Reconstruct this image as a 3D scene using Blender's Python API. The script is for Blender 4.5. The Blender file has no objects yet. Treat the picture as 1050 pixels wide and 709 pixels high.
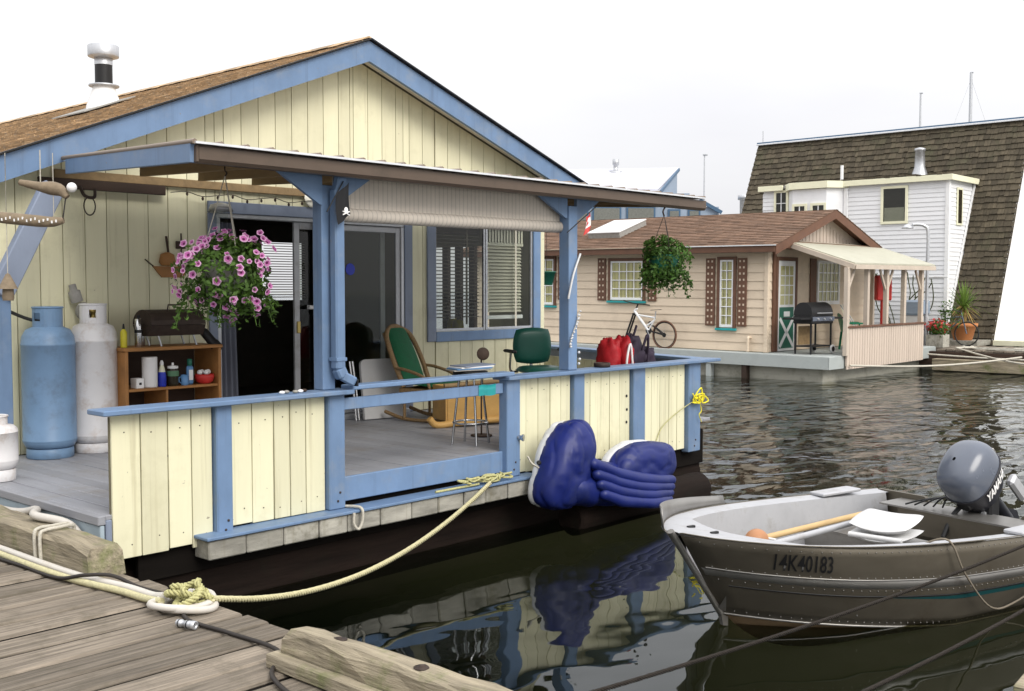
import bpy, bmesh, math, random
from mathutils import Vector, Matrix, Euler, noise
R = random.Random(7)
V = Vector
scene = bpy.context.scene
COL = scene.collection

# ------------------------------------------------------------------ camera, sky, sun, exposure
cam_d = bpy.data.cameras.new('camera'); cam = bpy.data.objects.new('camera', cam_d); COL.objects.link(cam)
cam.location = (0, 0, 2.08)
cam.rotation_euler = (math.radians(90 - 3.014), 0, math.radians(-47.8))
cam_d.sensor_width = 36; cam_d.lens = 38.74; cam_d.clip_start = 0.05; cam_d.clip_end = 3000
scene.camera = cam
SUN_AZ = (-0.14, -0.80, 0.62)        # direction towards the (veiled) sun
w = bpy.data.worlds.new('World'); scene.world = w; w.use_nodes = True
nt = w.node_tree; nt.nodes.clear()
sky = nt.nodes.new('ShaderNodeTexSky'); sky.sky_type = 'NISHITA'; sky.sun_disc = False
sd = V(SUN_AZ).normalized()
sky.sun_elevation = math.asin(sd.z); sky.sun_rotation = math.atan2(sd.x, sd.y)
sky.air_density = 1; sky.dust_density = 3; sky.ozone_density = 1
sc_ = nt.nodes.new('ShaderNodeVectorMath'); sc_.operation = 'SCALE'; sc_.inputs['Scale'].default_value = 0.10
tc = nt.nodes.new('ShaderNodeTexCoord'); mp = nt.nodes.new('ShaderNodeMapping'); mp.inputs['Scale'].default_value = (1.0, 1.0, 3.5)
nz = nt.nodes.new('ShaderNodeTexNoise'); nz.inputs['Scale'].default_value = 1.7; nz.inputs['Detail'].default_value = 5; nz.inputs['Roughness'].default_value = .5
rp = nt.nodes.new('ShaderNodeValToRGB')
rp.color_ramp.elements[0].position = .3; rp.color_ramp.elements[0].color = (.965, .96, 1.0, 1)
rp.color_ramp.elements[1].position = .62; rp.color_ramp.elements[1].color = (1.10, 1.10, 1.10, 1)
mx = nt.nodes.new('ShaderNodeMix'); mx.data_type = 'RGBA'; mx.inputs['Factor'].default_value = .93
bg = nt.nodes.new('ShaderNodeBackground'); bg.inputs['Strength'].default_value = .92
wo = nt.nodes.new('ShaderNodeOutputWorld')
L = nt.links.new
L(tc.outputs['Generated'], mp.inputs['Vector']); L(mp.outputs[0], nz.inputs['Vector']); L(nz.outputs[0], rp.inputs[0])
L(sky.outputs[0], sc_.inputs[0]); L(sc_.outputs[0], mx.inputs['A']); L(rp.outputs[0], mx.inputs['B'])
# an overcast sky is about three times brighter overhead than at the horizon
sx_ = nt.nodes.new('ShaderNodeSeparateXYZ'); L(tc.outputs['Generated'], sx_.inputs[0])
zr = nt.nodes.new('ShaderNodeMapRange'); zr.inputs['From Min'].default_value = 0; zr.inputs['From Max'].default_value = 1; zr.inputs['To Min'].default_value = .90; zr.inputs['To Max'].default_value = 2.3; L(sx_.outputs['Z'], zr.inputs['Value'])
vs_ = nt.nodes.new('ShaderNodeVectorMath'); vs_.operation = 'SCALE'; L(mx.outputs['Result'], vs_.inputs[0]); L(zr.outputs[0], vs_.inputs['Scale'])
L(vs_.outputs[0], bg.inputs['Color']); L(bg.outputs[0], wo.inputs[0])
sun_d = bpy.data.lights.new('sun', 'SUN'); sun = bpy.data.objects.new('sun', sun_d); COL.objects.link(sun)
sun_d.energy = 2.3; sun_d.angle = math.radians(32); sun_d.color = (1.0, .955, .88)
sun.rotation_euler = sd.to_track_quat('Z', 'Y').to_euler()
vs = scene.view_settings; vs.view_transform = 'Standard'; vs.look = 'None'; vs.exposure = 0.0; vs.gamma = 1.0; vs.use_curve_mapping = False

# ------------------------------------------------------------------ materials
M = {}
def mat(name, col, rough=.6, var=.10, sc=(6, 6, 6), bump=.12, metal=0.0, rnd=.05, dirt=None, dirt_amt=.45, dirt_sc=3.0, stripes=None, attr=None, spec=.35, streak=None):
    m = bpy.data.materials.new(name); m.use_nodes = True; n = m.node_tree; N = n.nodes; l = n.links.new
    b = N['Principled BSDF']; b.inputs['Roughness'].default_value = rough; b.inputs['Metallic'].default_value = metal
    b.inputs['Specular IOR Level'].default_value = spec
    g = N.new('ShaderNodeNewGeometry'); mp = N.new('ShaderNodeMapping'); mp.inputs['Scale'].default_value = sc; l(g.outputs['Position'], mp.inputs['Vector'])
    nz = N.new('ShaderNodeTexNoise'); nz.inputs['Scale'].default_value = 1.0; nz.inputs['Detail'].default_value = 7; nz.inputs['Roughness'].default_value = .62; l(mp.outputs[0], nz.inputs['Vector'])
    oi = N.new('ShaderNodeObjectInfo')
    mr = N.new('ShaderNodeMapRange'); mr.inputs['From Min'].default_value = .25; mr.inputs['From Max'].default_value = .75; mr.inputs['To Min'].default_value = 1 - var; mr.inputs['To Max'].default_value = 1 + var
    l(nz.outputs[0], mr.inputs['Value'])
    mo = N.new('ShaderNodeMapRange'); mo.inputs['To Min'].default_value = 1 - rnd; mo.inputs['To Max'].default_value = 1 + rnd; l(oi.outputs['Random'], mo.inputs['Value'])
    mu = N.new('ShaderNodeMath'); mu.operation = 'MULTIPLY'; l(mr.outputs[0], mu.inputs[0]); l(mo.outputs[0], mu.inputs[1]); last = mu.outputs[0]
    if attr:
        at = N.new('ShaderNodeAttribute'); at.attribute_name = 'rnd'
        ma = N.new('ShaderNodeMapRange'); ma.inputs['To Min'].default_value = 1 - attr; ma.inputs['To Max'].default_value = 1 + attr; l(at.outputs['Fac'], ma.inputs['Value'])
        m2 = N.new('ShaderNodeMath'); m2.operation = 'MULTIPLY'; l(last, m2.inputs[0]); l(ma.outputs[0], m2.inputs[1]); last = m2.outputs[0]
    if stripes:            # (axis, period, darkness) thin grooves/reeds
        ax, per, dk = stripes
        sx = N.new('ShaderNodeSeparateXYZ'); l(g.outputs['Position'], sx.inputs[0])
        dv = N.new('ShaderNodeMath'); dv.operation = 'DIVIDE'; dv.inputs[1].default_value = per; l(sx.outputs[ax], dv.inputs[0])
        fr = N.new('ShaderNodeMath'); fr.operation = 'FRACT'; l(dv.outputs[0], fr.inputs[0])
        lt = N.new('ShaderNodeMath'); lt.operation = 'LESS_THAN'; lt.inputs[1].default_value = .2; l(fr.outputs[0], lt.inputs[0])
        ms = N.new('ShaderNodeMapRange'); ms.inputs['To Min'].default_value = 1; ms.inputs['To Max'].default_value = 1 - dk; l(lt.outputs[0], ms.inputs['Value'])
        m3 = N.new('ShaderNodeMath'); m3.operation = 'MULTIPLY'; l(last, m3.inputs[0]); l(ms.outputs[0], m3.inputs[1]); last = m3.outputs[0]
    vm = N.new('ShaderNodeVectorMath'); vm.operation = 'SCALE'; vm.inputs[0].default_value = col; l(last, vm.inputs['Scale']); cout = vm.outputs[0]
    if dirt:
        nd = N.new('ShaderNodeTexNoise'); nd.inputs['Scale'].default_value = dirt_sc; nd.inputs['Detail'].default_value = 8; nd.inputs['Roughness'].default_value = .7; l(mp.outputs[0] if dirt_sc < 0.9 else g.outputs['Position'], nd.inputs['Vector'])
        dr = N.new('ShaderNodeMapRange'); dr.inputs['From Min'].default_value = .52; dr.inputs['From Max'].default_value = .72; dr.inputs['To Max'].default_value = dirt_amt; l(nd.outputs[0], dr.inputs['Value'])
        mx = N.new('ShaderNodeMix'); mx.data_type = 'RGBA'; mx.inputs['B'].default_value = (*dirt, 1); l(dr.outputs[0], mx.inputs['Factor']); l(cout, mx.inputs['A']); cout = mx.outputs['Result']
    if streak:             # (colour, amount): runs of rust and water staining down the boards
        mp2 = N.new('ShaderNodeMapping'); mp2.inputs['Scale'].default_value = streak[2] if len(streak) > 2 else (17, 17, .55); l(g.outputs['Position'], mp2.inputs['Vector'])
        ns = N.new('ShaderNodeTexNoise'); ns.inputs['Scale'].default_value = 1; ns.inputs['Detail'].default_value = 6; ns.inputs['Roughness'].default_value = .65; l(mp2.outputs[0], ns.inputs['Vector'])
        ds = N.new('ShaderNodeMapRange'); ds.inputs['From Min'].default_value = .56; ds.inputs['From Max'].default_value = .74; ds.inputs['To Max'].default_value = streak[1]; l(ns.outputs[0], ds.inputs['Value'])
        m5 = N.new('ShaderNodeMix'); m5.data_type = 'RGBA'; m5.inputs['B'].default_value = (*streak[0], 1); l(ds.outputs[0], m5.inputs['Factor']); l(cout, m5.inputs['A']); cout = m5.outputs['Result']
        # small chips down to bare wood
        nc = N.new('ShaderNodeTexNoise'); nc.inputs['Scale'].default_value = 26; nc.inputs['Detail'].default_value = 3; l(g.outputs['Position'], nc.inputs['Vector'])
        dc = N.new('ShaderNodeMapRange'); dc.inputs['From Min'].default_value = .735; dc.inputs['From Max'].default_value = .76; dc.inputs['To Max'].default_value = .75; l(nc.outputs[0], dc.inputs['Value'])
        m6 = N.new('ShaderNodeMix'); m6.data_type = 'RGBA'; m6.inputs['B'].default_value = (.22, .19, .14, 1); l(dc.outputs[0], m6.inputs['Factor']); l(cout, m6.inputs['A']); cout = m6.outputs['Result']
    l(cout, b.inputs['Base Color'])
    rr = N.new('ShaderNodeMapRange'); rr.inputs['To Min'].default_value = max(.03, rough - .12); rr.inputs['To Max'].default_value = min(1, rough + .12); l(nz.outputs[0], rr.inputs['Value']); l(rr.outputs[0], b.inputs['Roughness'])
    if bump:
        bp = N.new('ShaderNodeBump'); bp.inputs['Strength'].default_value = bump; bp.inputs['Distance'].default_value = .02; l(nz.outputs[0], bp.inputs['Height']); l(bp.outputs[0], b.inputs['Normal'])
    M[name] = m; return m

GRIME = (.16, .13, .085)
mat('yellow', (.69, .66, .465), .55, .05, (9, 9, .9), .08, rnd=.085, dirt=(.42, .39, .24), dirt_amt=.38, dirt_sc=2.2, streak=((.36, .31, .17), .5))
mat('blue', (.142, .222, .36), .52, .14, (5, 5, 3), .14, rnd=.09, dirt=(.22, .26, .32), dirt_amt=.65, dirt_sc=4, streak=((.09, .13, .20), .55))
mat('blue_grey', (.20, .235, .31), .55, .10, (6, 6, 2), .10, dirt=(.10, .10, .11), dirt_amt=.4)
mat('grey_fascia', (.33, .40, .45), .6, .08, (3, 3, 9), .10, dirt=(.18, .18, .17), dirt_amt=.35)
mat('deck_grey', (.27, .275, .30), .55, .16, (26, 1.6, 26), .18, rnd=.10, dirt=(.20, .17, .13), dirt_amt=.6, dirt_sc=2.2)
mat('dock_wood', (.205, .172, .135), .88, .62, (1.6, 38, 38), 1.0, rnd=.26, dirt=(.10, .085, .06), dirt_amt=.8, dirt_sc=4.0, streak=((.05, .04, .028), .85, (.9, 46, 46)))
mat('rail_wood', (.31, .265, .19), .92, .50, (30, 2.6, 30), 1.0, rnd=.10, dirt=(.14, .165, .05), dirt_amt=.95, dirt_sc=4.2, streak=((.06, .05, .03), .8, (44, 1.2, 44)))
mat('sill_wood', (.35, .335, .29), .88, .32, (4, 20, 14), .5, rnd=.22, dirt=(.13, .12, .085), dirt_amt=.85, dirt_sc=6, streak=((.16, .14, .08), .6))
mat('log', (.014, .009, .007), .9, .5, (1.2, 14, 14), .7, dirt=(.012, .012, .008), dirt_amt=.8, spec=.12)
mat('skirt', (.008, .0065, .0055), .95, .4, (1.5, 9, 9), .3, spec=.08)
mat('tan_wood', (.25, .17, .085), .75, .25, (12, 1.2, 12), .25, rnd=.15)
mat('dark_wood', (.045, .028, .02), .8, .3, (2, 9, 9), .3, rnd=.2)
mat('soffit', (.80, .78, .68), .6, .05, (3, 3, 3), .05, rnd=.05)
mat('gutter', (.105, .075, .055), .45, .15, (2, 8, 8), .05, dirt=(.05, .04, .03), dirt_amt=.5)
mat('porch_metal', (.22, .17, .13), .5, .15, (3, 3, 3), .05, metal=.2)
mat('drip', (.75, .76, .78), .35, .08, (9, 9, 9), .03, metal=.4)
mat('shingle1', (.40, .28, .165), .95, .30, (16, 16, 16), .5, attr=.35, dirt=(.20, .20, .20), dirt_amt=.8, dirt_sc=.8)
mat('shingle2', (.165, .100, .066), .95, .25, (14, 14, 14), .5, attr=.30)
mat('shake', (.078, .064, .043), .95, .35, (3, 16, 5), .5, attr=.42, dirt=(.07, .072, .04), dirt_amt=.7, dirt_sc=1.3)
mat('white_paint', (.80, .80, .80), .5, .04, (5, 5, 5), .04, dirt=(.5, .48, .43), dirt_amt=.3)
mat('white_siding', (.78, .785, .80), .5, .035, (2, 2, 8), .03, rnd=.03, dirt=(.58, .57, .55), dirt_amt=.3, dirt_sc=1.2)
mat('cream', (.80, .78, .58), .55, .05, (4, 4, 4), .04)
mat('tan_siding', (.66, .545, .415), .6, .06, (6, .7, 9), .06, rnd=.045, dirt=(.42, .33, .25), dirt_amt=.35, dirt_sc=1.5)
mat('tan_panel', (.57, .475, .395), .6, .05, (9, 9, 1), .05)
mat('brown_trim', (.135, .066, .04), .6, .2, (5, 5, 5), .1, rnd=.08)
mat('lattice_dot', (.62, .50, .38), .6, .1)
mat('teal', (.02, .30, .31), .5, .1)
mat('porch_roof2', (.42, .41, .325), .5, .07, (5, 5, 5), .06, dirt=(.3, .3, .2), dirt_amt=.4)
mat('porch_post2', (.52, .44, .36), .6, .1, (5, 5, 2), .1)
mat('deck2', (.39, .42, .41), .6, .1, (3, 3, 3), .08, dirt=(.25, .25, .22), dirt_amt=.4)
mat('hull2', (.33, .32, .27), .7, .15, (3, 1, 9), .1, dirt=(.12, .12, .08), dirt_amt=.7, dirt_sc=2)
mat('green_door', (.015, .13, .085), .4, .1)
mat('house4_wall', (.26, .32, .40), .6, .06, (2, 2, 2), .03)
mat('house4_roof', (.50, .505, .56), .5, .04, (2, 2, 2), .03)
mat('house4_trim', (.06, .12, .20), .5, .06)
mat('tank_blue', (.155, .255, .40), .42, .08, (7, 7, 7), .06, dirt=(.10, .12, .15), dirt_amt=.55, dirt_sc=5)
mat('tank_white', (.66, .65, .66), .42, .05, (5, 5, 5), .05, dirt=(.34, .22, .13), dirt_amt=.5, dirt_sc=7)
mat('black', (.012, .012, .013), .5, .2, (9, 9, 9), .05)
mat('rubber', (.02, .02, .02), .7, .2, (9, 9, 9), .05)
mat('iron', (.05, .035, .028), .6, .3, (20, 20, 20), .25, metal=.3)
mat('chrome', (.62, .62, .62), .22, .05, (9, 9, 9), .0, metal=1)
mat('galv', (.50, .51, .53), .42, .12, (18, 18, 18), .05, metal=.7)
mat('stone_grey', (.30, .29, .27), .8, .2, (15, 15, 15), .2)
mat('shelf_wood', (.33, .155, .05), .6, .25, (2, 9, 9), .12, rnd=.06)
mat('chest_wood', (.52, .31, .10), .55, .2, (2, 9, 9), .12, rnd=.06)
mat('wicker', (.27, .175, .085), .7, .35, (60, 60, 60), .6)
mat('green_cushion', (.006, .105, .042), .75, .18, (22, 22, 22), .35)
mat('green_vinyl', (.006, .062, .045), .38, .12, (5, 5, 5), .05)
mat('plastic_white', (.60, .60, .60), .35, .04, (5, 5, 5), .03, dirt=(.5, .48, .42), dirt_amt=.3, dirt_sc=6)
mat('plastic_green', (.01, .17, .085), .35, .1)
mat('red', (.55, .035, .03), .45, .12, (9, 9, 9), .1)
mat('red_cloth', (.40, .012, .018), .55, .2, (12, 12, 12), .3)
mat('dark_cloth', (.028, .018, .035), .7, .25, (14, 14, 14), .3)
mat('navy_vinyl', (.008, .016, .125), .42, .22, (3, 3, 3), .10, spec=.35, dirt=(.03, .04, .10), dirt_amt=.5, dirt_sc=7)
mat('rope_cream', (.52, .48, .29), .85, .18, (40, 40, 40), .5, rnd=.03)
mat('rope_yellow', (.46, .44, .21), .85, .25, (60, 60, 60), .5)
mat('rope_bright', (.80, .70, .04), .8, .2, (60, 60, 60), .4)
mat('hose_white', (.56, .53, .485), .5, .07, (9, 9, 9), .06, dirt=(.45, .38, .28), dirt_amt=.4, dirt_sc=9)
mat('cable', (.03, .025, .022), .6, .2)
mat('rope_dark', (.022, .017, .013), .9, .3, (60, 60, 60), .5)
mat('rope_grey', (.50, .47, .40), .9, .2, (50, 50, 50), .4)
mat('alu', (.30, .29, .275), .42, .12, (3, 3, 9), .06, metal=.75, dirt=(.17, .145, .115), dirt_amt=.6, dirt_sc=2.5)
mat('alu_brown', (.145, .128, .100), .45, .12, (3, 3, 9), .06, metal=.55, dirt=(.10, .08, .055), dirt_amt=.6, dirt_sc=2.2)
mat('alu_white', (.46, .465, .485), .5, .10, (5, 5, 5), .06, metal=.3, dirt=(.24, .22, .19), dirt_amt=.6, dirt_sc=5)
mat('cowl', (.10, .115, .15), .24, .06, (5, 5, 5), .02, spec=.6)
mat('cowl_dark', (.018, .018, .024), .3, .1, (5, 5, 5), .02)
mat('teal_stripe', (.006, .06, .065), .5, .1)
mat('hull_bottom', (.26, .175, .10), .7, .3, (6, 6, 6), .1)
mat('orange_float', (.40, .19, .09), .5, .12)
mat('oar_wood', (.50, .35, .17), .6, .2, (3, 20, 20), .1)
mat('driftwood', (.20, .155, .105), .85, .3, (20, 20, 20), .3)
mat('rope_brown', (.20, .17, .13), .9, .2)
mat('terracotta', (.50, .20, .075), .7, .12, (7, 7, 7), .1)
mat('leaf', (.062, .125, .018), .6, .30, (9, 9, 9), 0, attr=.45)
mat('leaf_dark', (.055, .12, .018), .6, .30, (9, 9, 9), 0, attr=.5)
mat('palm', (.14, .22, .04), .55, .25, (9, 9, 9), 0, attr=.35)
mat('palm_dry', (.34, .24, .085), .7, .25, (9, 9, 9), 0, attr=.35)
mat('stem', (.05, .06, .02), .8)
mat('petal', (.55, .15, .42), .55, .16, (40, 40, 40), 0, rnd=.16)
mat('petal_eye', (.10, .008, .06), .6, .1)
mat('petal_edge', (.75, .45, .66), .55, .1)
mat('red_flower', (.55, .05, .05), .6, .3, (9, 9, 9), 0, attr=.4)
mat('blind_reed', (.56, .505, .44), .75, .08, (9, 9, 9), .1, stripes=(0, .045, .22))
mat('slat_beige', (.62, .58, .47), .5, .08, rnd=.06)
mat('slat_dark', (.26, .22, .17), .6, .15, rnd=.1)
mat('curtain', (.16, .17, .21), .9, .12, (9, 9, 2), .1)
mat('curtain_tan', (.62, .54, .27), .9, .2, (9, 9, 1), .1, stripes=(1, .11, .45))
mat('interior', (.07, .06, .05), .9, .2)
mat('backing', (.16, .145, .095), .9, .1)
mat('paper', (.80, .79, .78), .8, .04)
mat('label_blue', (.02, .04, .45), .35, .1)
mat('glass_brown', (.03, .025, .015), .15, .1)
mat('label_green', (.10, .22, .12), .5, .2)
mat('blue_plastic', (.12, .26, .48), .4, .15)
mat('yellow_plastic', (.55, .48, .03), .4, .1)
mat('flag_black', (.012, .012, .014), .8, .2)
mat('brass', (.55, .42, .15), .35, .1, metal=.9)
mat('seabed', (.006, .009, .004), .95, .3, (1, 1, 1), 0)
mat('flower_white', (.75, .72, .6), .6, .1)

def leafy(name):       # let a little light through the leaves
    m = M[name]; N = m.node_tree.nodes; l = m.node_tree.links.new; b = N['Principled BSDF']
    src = b.inputs['Base Color'].links[0].from_socket
    tr = N.new('ShaderNodeBsdfTranslucent'); l(src, tr.inputs['Color']); mx = N.new('ShaderNodeMixShader'); mx.inputs[0].default_value = .3
    out = N['Material Output']; l(b.outputs[0], mx.inputs[1]); l(tr.outputs[0], mx.inputs[2]); l(mx.outputs[0], out.inputs['Surface'])
for k in ('leaf', 'leaf_dark', 'palm', 'palm_dry', 'petal', 'petal_edge', 'red_flower'): leafy(k)

def glass(name, tint, refl=1.0):
    m = bpy.data.materials.new(name); m.use_nodes = True; N = m.node_tree.nodes; l = m.node_tree.links.new
    N.remove(N['Principled BSDF']); out = N['Material Output']
    f = N.new('ShaderNodeFresnel'); f.inputs['IOR'].default_value = 1.5
    mu = N.new('ShaderNodeMath'); mu.operation = 'MULTIPLY'; mu.inputs[1].default_value = refl; l(f.outputs[0], mu.inputs[0])
    g0 = N.new('ShaderNodeNewGeometry'); inv = N.new('ShaderNodeMath'); inv.operation = 'SUBTRACT'; inv.inputs[0].default_value = 1; l(g0.outputs['Backfacing'], inv.inputs[1])   # only the outer face of a pane mirrors
    mu2 = N.new('ShaderNodeMath'); mu2.operation = 'MULTIPLY'; l(mu.outputs[0], mu2.inputs[0]); l(inv.outputs[0], mu2.inputs[1]); mu = mu2
    g = N.new('ShaderNodeBsdfGlossy'); g.inputs['Roughness'].default_value = .02
    nz = N.new('ShaderNodeTexNoise'); nz.inputs['Scale'].default_value = 1.2
    ge = N.new('ShaderNodeNewGeometry'); l(ge.outputs['Position'], nz.inputs['Vector'])
    bp = N.new('ShaderNodeBump'); bp.inputs['Strength'].default_value = .05; bp.inputs['Distance'].default_value = .05; l(nz.outputs[0], bp.inputs['Height']); l(bp.outputs[0], g.inputs['Normal'])
    t = N.new('ShaderNodeBsdfTransparent'); t.inputs['Color'].default_value = (*tint, 1)
    mx = N.new('ShaderNodeMixShader'); l(mu.outputs[0], mx.inputs[0]); l(t.outputs[0], mx.inputs[1]); l(g.outputs[0], mx.inputs[2]); l(mx.outputs[0], out.inputs['Surface'])
    M[name] = m
glass('glass', (.72, .74, .72)); glass('glass_clear', (.9, .92, .9)); glass('glass_bottle', (.12, .09, .05))

def water_material():
    m = bpy.data.materials.new('water'); m.use_nodes = True; N = m.node_tree.nodes; l = m.node_tree.links.new
    N.remove(N['Principled BSDF']); out = N['Material Output']
    ge = N.new('ShaderNodeNewGeometry')
    # how open to the wind the spot is: sheltered between dock and houseboat, rippled out in the channel
    vd = N.new('ShaderNodeVectorMath'); vd.operation = 'DOT_PRODUCT'; vd.inputs[1].default_value = (.741, .20, 0); l(ge.outputs['Position'], vd.inputs[0])
    mr = N.new('ShaderNodeMapRange'); mr.interpolation_type = 'SMOOTHSTEP'; mr.inputs['From Min'].default_value = 6.6; mr.inputs['From Max'].default_value = 11.0; mr.inputs['To Min'].default_value = 0.0; mr.inputs['To Max'].default_value = 1.0
    l(vd.outputs['Value'], mr.inputs['Value'])
    def nois(scale, rot, sx, detail, rough=.5):
        mp = N.new('ShaderNodeMapping'); mp.inputs['Rotation'].default_value = (0, 0, rot); mp.inputs['Scale'].default_value = (sx, 1, 1); l(ge.outputs['Position'], mp.inputs['Vector'])
        n = N.new('ShaderNodeTexNoise'); n.inputs['Scale'].default_value = scale; n.inputs['Detail'].default_value = detail; n.inputs['Roughness'].default_value = rough; n.inputs['Distortion'].default_value = .4; l(mp.outputs[0], n.inputs['Vector']); return n.outputs[0]
    big = nois(1.05, math.radians(47), .75, 2)
    mid = nois(2.6, math.radians(48), .55, 1.6)
    fin = nois(8.0, math.radians(42), .5, 3, .55)
    def mul(a, b):
        q = N.new('ShaderNodeMath'); q.operation = 'MULTIPLY'
        for i, s in enumerate((a, b)):
            if isinstance(s, (int, float)): q.inputs[i].default_value = s
            else: l(s, q.inputs[i])
        return q.outputs[0]
    def add(a, b):
        q = N.new('ShaderNodeMath'); q.operation = 'ADD'; l(a, q.inputs[0]); l(b, q.inputs[1]); return q.outputs[0]
    wind = mr.outputs[0]
    h = add(add(mul(big, .024), mul(mul(mid, .070), wind)), mul(mul(fin, .007), wind))
    h = add(h, mul(mid, .0055))
    bp = N.new('ShaderNodeBump'); bp.inputs['Strength'].default_value = 1.0; bp.inputs['Distance'].default_value = 1.0; l(h, bp.inputs['Height'])
    f = N.new('ShaderNodeFresnel'); f.inputs['IOR'].default_value = 1.33; l(bp.outputs[0], f.inputs['Normal'])
    g = N.new('ShaderNodeBsdfGlossy'); g.inputs['Roughness'].default_value = .015; g.inputs['Color'].default_value = (.92, .95, .97, 1); l(bp.outputs[0], g.inputs['Normal'])
    t = N.new('ShaderNodeBsdfTransparent'); t.inputs['Color'].default_value = (.88, .84, .60, 1)
    d = N.new('ShaderNodeBsdfDiffuse'); d.inputs['Color'].default_value = (.007, .011, .005, 1)
    m1 = N.new('ShaderNodeMixShader'); m1.inputs[0].default_value = .16; l(t.outputs[0], m1.inputs[1]); l(d.outputs[0], m1.inputs[2])
    mx = N.new('ShaderNodeMixShader'); l(f.outputs[0], mx.inputs[0]); l(m1.outputs[0], mx.inputs[1]); l(g.outputs[0], mx.inputs[2]); l(mx.outputs[0], out.inputs['Surface'])
    M['water'] = m
water_material()

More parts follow.
